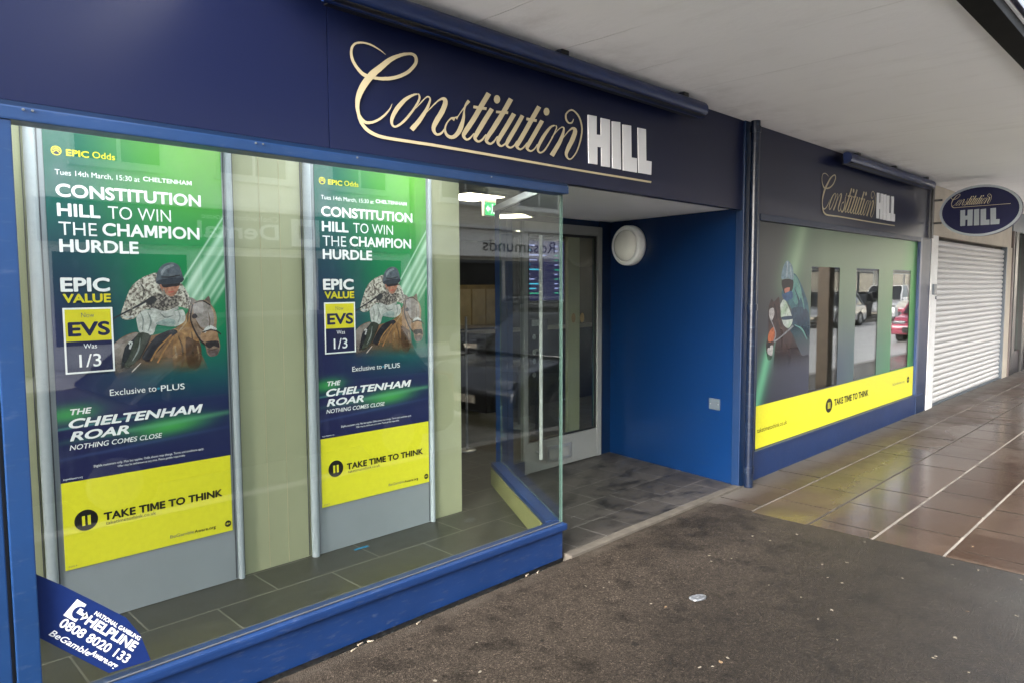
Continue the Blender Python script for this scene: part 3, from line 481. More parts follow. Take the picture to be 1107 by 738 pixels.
# traced outlines, in metres on their own planes
LOGO_STROKES=[([(1.975,2.714),(1.969,2.717),(1.963,2.72),(1.957,2.724),(1.95,2.727),(1.943,2.73),(1.934,2.733),(1.925,2.736),(1.915,2.739),(1.905,2.741),(1.895,2.743),(1.885,2.744),(1.875,2.744),(1.865,2.744),(1.856,2.743),(1.847,2.742),(1.838,2.74),(1.83,2.738),(1.822,2.735),(1.814,2.731),(1.807,2.727),(1.801,2.721),(1.796,2.715),(1.791,2.708),(1.788,2.701),(1.786,2.693),(1.784,2.685),(1.784,2.676),(1.785,2.667),(1.786,2.659),(1.789,2.65),(1.793,2.642),(1.798,2.635),(1.803,2.628),(1.809,2.621),(1.816,2.615),(1.822,2.609),(1.828,2.604),(1.835,2.599),(1.843,2.594),(1.853,2.591),(1.864,2.589),(1.877,2.589),(1.89,2.589),(1.902,2.59),(1.914,2.59),(1.925,2.591),(1.936,2.592),(1.947,2.593),(1.957,2.594),(1.969,2.597),(1.981,2.599),(1.993,2.602),(2.006,2.606),(2.02,2.611),(2.033,2.616),(2.047,2.622),(2.06,2.628),(2.074,2.636),(2.088,2.644),(2.1,2.652),(2.112,2.661),(2.122,2.671),(2.132,2.681),(2.141,2.691),(2.148,2.7),(2.153,2.708),(2.156,2.716),(2.158,2.723),(2.158,2.73),(2.157,2.735),(2.155,2.741),(2.152,2.746),(2.148,2.75),(2.142,2.753),(2.136,2.754),(2.13,2.755),(2.122,2.755),(2.115,2.754),(2.107,2.752),(2.1,2.75),(2.091,2.748),(2.083,2.746),(2.073,2.743),(2.064,2.739),(2.053,2.735),(2.043,2.73),(2.031,2.725),(2.019,2.719),(2.007,2.713),(1.994,2.705),(1.982,2.697),(1.97,2.688),(1.959,2.679),(1.948,2.67),(1.937,2.661),(1.926,2.652),(1.914,2.643),(1.903,2.634),(1.891,2.624),(1.88,2.613),(1.87,2.602),(1.859,2.589),(1.85,2.577),(1.841,2.565),(1.833,2.553),(1.827,2.541),(1.821,2.529),(1.816,2.518),(1.812,2.506),(1.809,2.496),(1.807,2.486),(1.806,2.476),(1.806,2.467),(1.806,2.458),(1.806,2.45),(1.807,2.442),(1.809,2.434),(1.811,2.427),(1.813,2.42),(1.817,2.413),(1.821,2.407),(1.826,2.401),(1.832,2.396),(1.838,2.391),(1.844,2.388),(1.85,2.386),(1.857,2.384),(1.864,2.384),(1.871,2.385),(1.878,2.386),(1.886,2.389),(1.895,2.391),(1.904,2.395),(1.913,2.399),(1.922,2.404),(1.93,2.409),(1.938,2.414),(1.946,2.42),(1.954,2.427),(1.961,2.433),(1.968,2.44),(1.975,2.447),(1.981,2.454),(1.987,2.461),(1.992,2.468),(1.996,2.474),(1.999,2.48),(2.001,2.486),(2.003,2.492),(2.006,2.498)],[(1.974,2.713),(1.967,2.715),(1.961,2.718),(1.954,2.72),(1.947,2.723),(1.939,2.725),(1.931,2.727),(1.921,2.73),(1.911,2.732),(1.901,2.734),(1.891,2.735),(1.882,2.736),(1.872,2.736),(1.863,2.736),(1.854,2.735),(1.846,2.733),(1.838,2.732),(1.831,2.729),(1.824,2.727),(1.818,2.724),(1.813,2.72),(1.809,2.716),(1.805,2.712),(1.802,2.706),(1.8,2.701),(1.798,2.695),(1.797,2.688),(1.797,2.68),(1.798,2.672),(1.8,2.664),(1.803,2.657),(1.806,2.65),(1.811,2.644),(1.816,2.637),(1.822,2.631),(1.828,2.626),(1.834,2.621),(1.841,2.616),(1.847,2.612),(1.854,2.609),(1.862,2.607),(1.871,2.605),(1.882,2.604),(1.894,2.604),(1.906,2.604),(1.917,2.604),(1.928,2.605),(1.938,2.606),(1.948,2.608),(1.958,2.61),(1.968,2.613),(1.98,2.615),(1.992,2.618),(2.004,2.622),(2.016,2.626),(2.028,2.63),(2.04,2.636),(2.053,2.642),(2.066,2.649),(2.078,2.656),(2.089,2.663),(2.099,2.671),(2.109,2.68),(2.118,2.689),(2.125,2.697),(2.131,2.704),(2.135,2.71),(2.138,2.716),(2.139,2.721),(2.139,2.725),(2.139,2.729),(2.138,2.733),(2.137,2.736),(2.134,2.738),(2.131,2.74),(2.128,2.742),(2.124,2.742),(2.12,2.742),(2.114,2.741),(2.107,2.74),(2.1,2.738),(2.093,2.736),(2.085,2.733),(2.077,2.73),(2.068,2.726),(2.059,2.722),(2.049,2.716),(2.039,2.711),(2.028,2.704),(2.018,2.697),(2.008,2.69),(1.998,2.682),(1.988,2.673),(1.978,2.664),(1.968,2.654),(1.957,2.644),(1.947,2.634),(1.936,2.625),(1.926,2.616),(1.917,2.606),(1.908,2.597),(1.899,2.587),(1.889,2.576),(1.88,2.565),(1.872,2.554),(1.864,2.543),(1.857,2.533),(1.851,2.523),(1.845,2.513),(1.84,2.503),(1.836,2.494),(1.832,2.486),(1.83,2.478),(1.828,2.47),(1.827,2.462),(1.826,2.454),(1.826,2.447),(1.827,2.44),(1.828,2.433),(1.829,2.427),(1.831,2.421),(1.835,2.416),(1.839,2.411),(1.844,2.406),(1.849,2.403),(1.854,2.4),(1.858,2.398),(1.862,2.398),(1.867,2.397),(1.872,2.398),(1.878,2.399),(1.884,2.4),(1.892,2.402),(1.9,2.405),(1.908,2.409),(1.916,2.413),(1.924,2.417),(1.931,2.422),(1.939,2.427),(1.946,2.433),(1.954,2.439),(1.961,2.445),(1.967,2.451),(1.974,2.458),(1.98,2.464),(1.985,2.47),(1.99,2.476),(1.994,2.481),(1.997,2.487),(2.0,2.492),(2.004,2.498)]),([(1.813,2.439),(1.814,2.427),(1.815,2.414),(1.818,2.402),(1.823,2.391),(1.828,2.381),(1.836,2.372),(1.845,2.363),(1.855,2.355),(1.868,2.348),(1.883,2.342),(1.901,2.337),(1.923,2.333),(1.946,2.331),(1.973,2.331),(2.013,2.331),(2.07,2.332),(2.142,2.333),(2.231,2.335),(2.337,2.335),(2.465,2.336),(2.617,2.336),(2.807,2.336),(3.032,2.336),(3.275,2.336),(3.53,2.337),(3.807,2.339),(4.109,2.34)],[(1.82,2.441),(1.823,2.43),(1.827,2.418),(1.831,2.408),(1.836,2.399),(1.843,2.39),(1.85,2.383),(1.859,2.375),(1.868,2.368),(1.879,2.362),(1.893,2.357),(1.909,2.352),(1.929,2.348),(1.951,2.346),(1.976,2.345),(2.016,2.345),(2.073,2.346),(2.145,2.347),(2.234,2.349),(2.34,2.349),(2.468,2.349),(2.62,2.349),(2.81,2.349),(3.035,2.348),(3.278,2.348),(3.533,2.349),(3.81,2.351),(4.113,2.353)]),([(2.153,2.572),(2.144,2.57),(2.134,2.568),(2.122,2.563),(2.107,2.556),(2.089,2.546),(2.071,2.534),(2.053,2.518),(2.036,2.501),(2.021,2.484),(2.01,2.467),(2.001,2.451),(1.995,2.437),(1.992,2.426),(1.992,2.417),(1.993,2.409),(1.996,2.402),(2.001,2.396),(2.007,2.393),(2.014,2.391),(2.023,2.392),(2.033,2.396),(2.044,2.402),(2.057,2.411),(2.071,2.422),(2.085,2.435),(2.099,2.45),(2.113,2.466),(2.126,2.482),(2.139,2.499),(2.15,2.514),(2.159,2.527),(2.166,2.539),(2.17,2.55),(2.171,2.558),(2.168,2.565),(2.165,2.57),(2.162,2.572),(2.157,2.572),(2.155,2.572)],[(2.154,2.567),(2.145,2.563),(2.137,2.56),(2.127,2.554),(2.114,2.546),(2.1,2.535),(2.085,2.523),(2.071,2.508),(2.056,2.492),(2.042,2.476),(2.032,2.461),(2.022,2.447),(2.015,2.434),(2.011,2.426),(2.009,2.419),(2.008,2.413),(2.009,2.408),(2.011,2.403),(2.014,2.401),(2.017,2.4),(2.021,2.401),(2.028,2.404),(2.037,2.41),(2.049,2.418),(2.061,2.429),(2.074,2.441),(2.089,2.456),(2.102,2.471),(2.116,2.486),(2.129,2.503),(2.139,2.517),(2.148,2.53),(2.154,2.541),(2.158,2.549),(2.159,2.556),(2.159,2.562),(2.158,2.565),(2.157,2.566),(2.156,2.566),(2.153,2.566)]),([(2.14,2.498),(2.152,2.508),(2.163,2.519),(2.174,2.529),(2.184,2.539),(2.193,2.549),(2.201,2.556),(2.208,2.561),(2.213,2.564),(2.217,2.565),(2.22,2.565),(2.223,2.563),(2.224,2.559),(2.224,2.556),(2.222,2.55),(2.218,2.542),(2.212,2.531),(2.204,2.518),(2.194,2.503),(2.18,2.486),(2.165,2.467),(2.149,2.449),(2.134,2.433),(2.118,2.418),(2.103,2.402)],[(2.138,2.499),(2.149,2.51),(2.159,2.521),(2.169,2.532),(2.178,2.542),(2.188,2.551),(2.196,2.559),(2.203,2.565),(2.21,2.57),(2.218,2.572),(2.225,2.571),(2.23,2.568),(2.234,2.563),(2.235,2.557),(2.234,2.55),(2.231,2.541),(2.227,2.529),(2.221,2.515),(2.211,2.498),(2.199,2.479),(2.185,2.459),(2.17,2.439),(2.155,2.422),(2.14,2.406),(2.125,2.39)]),([(2.204,2.487),(2.215,2.498),(2.227,2.509),(2.238,2.519),(2.249,2.53),(2.261,2.54),(2.271,2.549),(2.281,2.557),(2.291,2.563),(2.299,2.567),(2.306,2.568),(2.311,2.568),(2.31,2.567),(2.31,2.565),(2.311,2.561),(2.309,2.554),(2.304,2.543),(2.296,2.527),(2.286,2.512),(2.276,2.497),(2.263,2.48),(2.253,2.465),(2.245,2.451),(2.238,2.437),(2.235,2.424),(2.236,2.412),(2.242,2.404),(2.248,2.397),(2.255,2.393),(2.264,2.391),(2.274,2.391),(2.284,2.394),(2.295,2.399),(2.304,2.406),(2.311,2.414),(2.317,2.423),(2.323,2.432)],[(2.201,2.489),(2.212,2.5),(2.222,2.511),(2.233,2.522),(2.244,2.533),(2.255,2.544),(2.266,2.553),(2.275,2.562),(2.285,2.569),(2.294,2.575),(2.304,2.58),(2.315,2.584),(2.327,2.583),(2.335,2.577),(2.339,2.568),(2.339,2.555),(2.334,2.54),(2.325,2.522),(2.316,2.505),(2.304,2.488),(2.292,2.472),(2.281,2.457),(2.272,2.444),(2.264,2.433),(2.26,2.425),(2.259,2.418),(2.26,2.412),(2.262,2.407),(2.266,2.404),(2.27,2.402),(2.274,2.402),(2.28,2.404),(2.288,2.407),(2.295,2.412),(2.302,2.418),(2.309,2.426),(2.316,2.434)]),([(2.391,2.499),(2.382,2.498),(2.372,2.497),(2.36,2.493),(2.35,2.485),(2.341,2.476),(2.332,2.466),(2.325,2.456),(2.319,2.444),(2.315,2.433),(2.314,2.422),(2.316,2.411),(2.322,2.401),(2.332,2.393),(2.345,2.388),(2.361,2.387),(2.378,2.391),(2.394,2.399),(2.408,2.41),(2.42,2.422),(2.431,2.437),(2.439,2.452),(2.445,2.469),(2.449,2.486),(2.452,2.502),(2.453,2.515),(2.452,2.527),(2.452,2.537),(2.454,2.547),(2.457,2.555),(2.46,2.563),(2.464,2.568),(2.469,2.573),(2.474,2.577),(2.479,2.582),(2.484,2.587),(2.489,2.591)],[(2.38,2.478),(2.374,2.481),(2.369,2.484),(2.364,2.485),(2.357,2.481),(2.348,2.473),(2.34,2.464),(2.334,2.454),(2.329,2.444),(2.327,2.434),(2.327,2.425),(2.331,2.416),(2.336,2.41),(2.343,2.406),(2.353,2.404),(2.361,2.404),(2.369,2.407),(2.378,2.413),(2.387,2.421),(2.395,2.431),(2.403,2.443),(2.41,2.456),(2.418,2.471),(2.426,2.486),(2.432,2.501),(2.436,2.514),(2.439,2.526),(2.442,2.537),(2.444,2.547),(2.446,2.555),(2.448,2.564),(2.452,2.571),(2.455,2.577),(2.459,2.583),(2.463,2.588),(2.468,2.594),(2.472,2.599)]),([(2.401,2.488),(2.403,2.495),(2.408,2.504),(2.419,2.518),(2.432,2.533),(2.443,2.545),(2.453,2.556)],[(2.383,2.499),(2.393,2.502),(2.403,2.506),(2.415,2.52),(2.426,2.535),(2.436,2.547),(2.446,2.559)]),([(2.605,2.662),(2.588,2.638),(2.57,2.614),(2.552,2.589),(2.532,2.561),(2.512,2.533),(2.492,2.506),(2.472,2.481),(2.452,2.457),(2.438,2.437),(2.431,2.425),(2.43,2.416),(2.433,2.408),(2.439,2.401),(2.448,2.396),(2.459,2.393),(2.47,2.395),(2.48,2.399),(2.489,2.406),(2.498,2.415),(2.507,2.425),(2.516,2.436)],[(2.636,2.654),(2.618,2.63),(2.6,2.606),(2.582,2.581),(2.562,2.553),(2.542,2.525),(2.521,2.497),(2.5,2.471),(2.48,2.447),(2.464,2.429),(2.457,2.42),(2.454,2.418),(2.453,2.416),(2.454,2.411),(2.459,2.406),(2.463,2.404),(2.467,2.404),(2.473,2.407),(2.481,2.412),(2.49,2.419),(2.5,2.429),(2.51,2.438)]),([(2.509,2.563),(2.6,2.568)],[(2.512,2.577),(2.604,2.583)]),([(2.628,2.586),(2.605,2.557),(2.582,2.528),(2.562,2.502),(2.544,2.477),(2.528,2.455),(2.517,2.438),(2.51,2.427),(2.508,2.418),(2.509,2.409),(2.516,2.402),(2.526,2.396),(2.538,2.394),(2.551,2.396),(2.562,2.402),(2.573,2.409),(2.583,2.419),(2.592,2.431),(2.601,2.443)],[(2.656,2.578),(2.633,2.549),(2.611,2.52),(2.591,2.493),(2.573,2.469),(2.556,2.448),(2.543,2.431),(2.535,2.421),(2.531,2.418),(2.53,2.416),(2.531,2.412),(2.537,2.407),(2.542,2.405),(2.547,2.406),(2.555,2.409),(2.564,2.415),(2.573,2.423),(2.583,2.434),(2.594,2.445)]),([(2.767,2.662),(2.747,2.634),(2.728,2.607),(2.707,2.579),(2.685,2.549),(2.661,2.52),(2.641,2.493),(2.623,2.471),(2.606,2.45),(2.595,2.434),(2.589,2.422),(2.587,2.412),(2.591,2.404),(2.6,2.398),(2.612,2.394),(2.625,2.393),(2.637,2.397),(2.646,2.403),(2.656,2.41),(2.665,2.421),(2.675,2.433),(2.684,2.445)],[(2.799,2.655),(2.779,2.627),(2.759,2.599),(2.738,2.571),(2.715,2.541),(2.692,2.511),(2.67,2.484),(2.651,2.461),(2.633,2.442),(2.621,2.427),(2.614,2.418),(2.611,2.415),(2.609,2.413),(2.613,2.409),(2.62,2.406),(2.626,2.405),(2.631,2.406),(2.638,2.41),(2.646,2.416),(2.656,2.424),(2.666,2.436),(2.677,2.447)]),([(2.67,2.565),(2.759,2.574)],[(2.672,2.578),(2.761,2.588)]),([(2.791,2.587),(2.77,2.56),(2.749,2.532),(2.73,2.506),(2.71,2.481),(2.692,2.457),(2.679,2.437),(2.672,2.424),(2.672,2.414),(2.675,2.406),(2.682,2.399),(2.693,2.394),(2.706,2.393),(2.718,2.397),(2.73,2.404),(2.74,2.412),(2.75,2.421),(2.758,2.431),(2.767,2.44)],[(2.821,2.58),(2.8,2.552),(2.779,2.524),(2.759,2.498),(2.739,2.473),(2.719,2.449),(2.705,2.431),(2.697,2.421),(2.694,2.417),(2.693,2.413),(2.696,2.409),(2.702,2.405),(2.707,2.403),(2.713,2.405),(2.722,2.41),(2.732,2.417),(2.741,2.424),(2.75,2.434),(2.759,2.443)]),([(2.858,2.588),(2.839,2.561),(2.82,2.535),(2.801,2.51),(2.78,2.483),(2.76,2.457),(2.745,2.436),(2.738,2.422),(2.737,2.412),(2.741,2.404),(2.75,2.398),(2.762,2.394),(2.775,2.394),(2.788,2.398),(2.8,2.405),(2.81,2.413),(2.818,2.422),(2.825,2.431),(2.831,2.441)],[(2.886,2.582),(2.867,2.555),(2.848,2.529),(2.829,2.503),(2.808,2.476),(2.788,2.45),(2.772,2.429),(2.763,2.418),(2.76,2.414),(2.758,2.411),(2.761,2.407),(2.768,2.405),(2.775,2.404),(2.783,2.406),(2.792,2.411),(2.801,2.417),(2.809,2.425),(2.816,2.434),(2.824,2.443)]),([(2.99,2.659),(2.968,2.63),(2.946,2.601),(2.924,2.571),(2.9,2.539),(2.877,2.507),(2.856,2.479),(2.84,2.458),(2.827,2.441),(2.818,2.428),(2.813,2.418),(2.813,2.41),(2.819,2.404),(2.827,2.399),(2.84,2.395),(2.854,2.395),(2.867,2.401),(2.879,2.409),(2.889,2.417),(2.898,2.426),(2.904,2.434),(2.911,2.443)],[(3.022,2.652),(3.0,2.623),(2.978,2.594),(2.955,2.564),(2.932,2.532),(2.908,2.5),(2.887,2.472),(2.87,2.45),(2.856,2.433),(2.846,2.421),(2.84,2.415),(2.838,2.414),(2.836,2.414),(2.84,2.41),(2.847,2.406),(2.853,2.405),(2.861,2.408),(2.871,2.414),(2.88,2.422),(2.888,2.429),(2.896,2.437),(2.904,2.445)]),([(2.9,2.564),(2.982,2.567)],[(2.903,2.579),(2.985,2.582)]),([(3.015,2.585),(2.994,2.557),(2.972,2.529),(2.952,2.502),(2.932,2.476),(2.913,2.452),(2.9,2.432),(2.894,2.421),(2.894,2.412),(2.899,2.406),(2.908,2.4),(2.92,2.397),(2.934,2.396),(2.948,2.401),(2.96,2.408),(2.97,2.416),(2.979,2.425),(2.986,2.435),(2.993,2.445)],[(3.045,2.579),(3.023,2.55),(3.002,2.522),(2.982,2.495),(2.961,2.469),(2.942,2.444),(2.927,2.426),(2.92,2.417),(2.917,2.416),(2.916,2.415),(2.92,2.411),(2.927,2.407),(2.935,2.406),(2.942,2.408),(2.953,2.413),(2.962,2.42),(2.971,2.428),(2.978,2.437),(2.986,2.447)]),([(3.136,2.575),(3.123,2.572),(3.109,2.568),(3.092,2.559),(3.071,2.542),(3.049,2.521),(3.029,2.5),(3.013,2.48),(3.0,2.46),(2.99,2.443),(2.985,2.429),(2.984,2.419),(2.986,2.41),(2.992,2.403),(3.002,2.398),(3.015,2.398),(3.028,2.402),(3.041,2.409),(3.056,2.42),(3.071,2.437),(3.088,2.458),(3.103,2.478),(3.118,2.498),(3.131,2.518),(3.141,2.535),(3.149,2.547),(3.154,2.556),(3.156,2.564),(3.154,2.57),(3.149,2.573),(3.145,2.575)],[(3.138,2.57),(3.127,2.564),(3.116,2.56),(3.105,2.552),(3.089,2.535),(3.07,2.514),(3.053,2.493),(3.038,2.474),(3.024,2.455),(3.013,2.44),(3.006,2.428),(3.003,2.42),(3.002,2.415),(3.005,2.41),(3.009,2.407),(3.014,2.407),(3.022,2.409),(3.033,2.415),(3.045,2.425),(3.06,2.44),(3.077,2.46),(3.093,2.48),(3.108,2.5),(3.122,2.52),(3.133,2.536),(3.14,2.548),(3.145,2.557),(3.147,2.563),(3.146,2.566),(3.143,2.568),(3.139,2.571)]),([(3.11,2.499),(3.131,2.517),(3.151,2.536),(3.169,2.551),(3.183,2.561),(3.194,2.566),(3.202,2.569),(3.206,2.569),(3.208,2.568),(3.208,2.562),(3.203,2.549),(3.193,2.532),(3.182,2.514),(3.17,2.496),(3.156,2.478),(3.14,2.459),(3.125,2.441),(3.108,2.422),(3.091,2.403)],[(3.106,2.501),(3.126,2.519),(3.146,2.539),(3.164,2.554),(3.178,2.564),(3.19,2.571),(3.2,2.575),(3.211,2.576),(3.22,2.573),(3.224,2.564),(3.222,2.55),(3.218,2.53),(3.21,2.511),(3.2,2.491),(3.187,2.471),(3.173,2.452),(3.157,2.432),(3.141,2.412),(3.125,2.393)]),([(3.198,2.499),(3.219,2.518),(3.241,2.538),(3.26,2.555),(3.276,2.565),(3.29,2.572),(3.297,2.573),(3.299,2.571),(3.3,2.568),(3.299,2.563),(3.294,2.551),(3.284,2.534),(3.273,2.515),(3.261,2.496),(3.246,2.476),(3.235,2.458),(3.228,2.443),(3.223,2.431),(3.223,2.419),(3.228,2.409),(3.237,2.401),(3.247,2.396),(3.257,2.393),(3.271,2.393),(3.286,2.399),(3.301,2.41),(3.318,2.426),(3.334,2.444),(3.348,2.466),(3.361,2.491),(3.372,2.516),(3.38,2.541),(3.386,2.567),(3.388,2.592),(3.382,2.616),(3.373,2.638),(3.36,2.656),(3.345,2.669),(3.327,2.679),(3.311,2.685),(3.297,2.688),(3.282,2.688),(3.268,2.683),(3.254,2.676),(3.24,2.665),(3.229,2.654),(3.224,2.643),(3.224,2.631),(3.226,2.621),(3.232,2.612),(3.241,2.605),(3.252,2.6),(3.265,2.6),(3.279,2.602),(3.291,2.608),(3.298,2.617),(3.302,2.626),(3.305,2.634)],[(3.194,2.5),(3.214,2.52),(3.234,2.541),(3.252,2.558),(3.268,2.571),(3.281,2.581),(3.297,2.587),(3.315,2.588),(3.33,2.581),(3.336,2.567),(3.332,2.55),(3.322,2.53),(3.311,2.51),(3.297,2.49),(3.281,2.469),(3.268,2.452),(3.259,2.44),(3.253,2.43),(3.249,2.422),(3.249,2.415),(3.252,2.408),(3.256,2.404),(3.262,2.401),(3.269,2.401),(3.279,2.404),(3.292,2.414),(3.308,2.429),(3.323,2.446),(3.336,2.467),(3.348,2.492),(3.358,2.516),(3.366,2.541),(3.372,2.566),(3.373,2.59),(3.368,2.612),(3.359,2.633),(3.347,2.65),(3.333,2.662),(3.317,2.671),(3.303,2.677),(3.292,2.679),(3.283,2.678),(3.274,2.676),(3.262,2.67),(3.25,2.661),(3.242,2.652),(3.239,2.644),(3.239,2.635),(3.242,2.626),(3.246,2.619),(3.253,2.613),(3.26,2.609),(3.267,2.609),(3.275,2.611),(3.282,2.614),(3.287,2.618),(3.293,2.626),(3.299,2.635)])]
LOGO_DOTS=[[(2.702,2.642),(2.7,2.632),(2.693,2.623),(2.684,2.617),(2.673,2.615),(2.664,2.618),(2.657,2.624),(2.655,2.633),(2.658,2.643),(2.664,2.652),(2.673,2.658),(2.684,2.66),(2.693,2.657),(2.7,2.651)],[(3.092,2.642),(3.089,2.632),(3.082,2.623),(3.072,2.618),(3.061,2.616),(3.052,2.618),(3.045,2.625),(3.042,2.634),(3.045,2.644),(3.052,2.653),(3.061,2.658),(3.072,2.66),(3.082,2.658),(3.089,2.651)]]
LOGO_BLOCK=[[(3.438,2.681),(3.521,2.685),(3.522,2.576),(3.565,2.579),(3.564,2.683),(3.654,2.685),(3.657,2.394),(3.572,2.392),(3.571,2.506),(3.53,2.505),(3.531,2.397),(3.447,2.395)],[(3.676,2.68),(3.761,2.687),(3.773,2.393),(3.684,2.392)],[(3.787,2.677),(3.878,2.683),(3.885,2.482),(3.944,2.484),(3.947,2.393),(3.797,2.391)],[(3.952,2.682),(4.043,2.685),(4.052,2.482),(4.113,2.483),(4.11,2.395),(3.966,2.394)]]
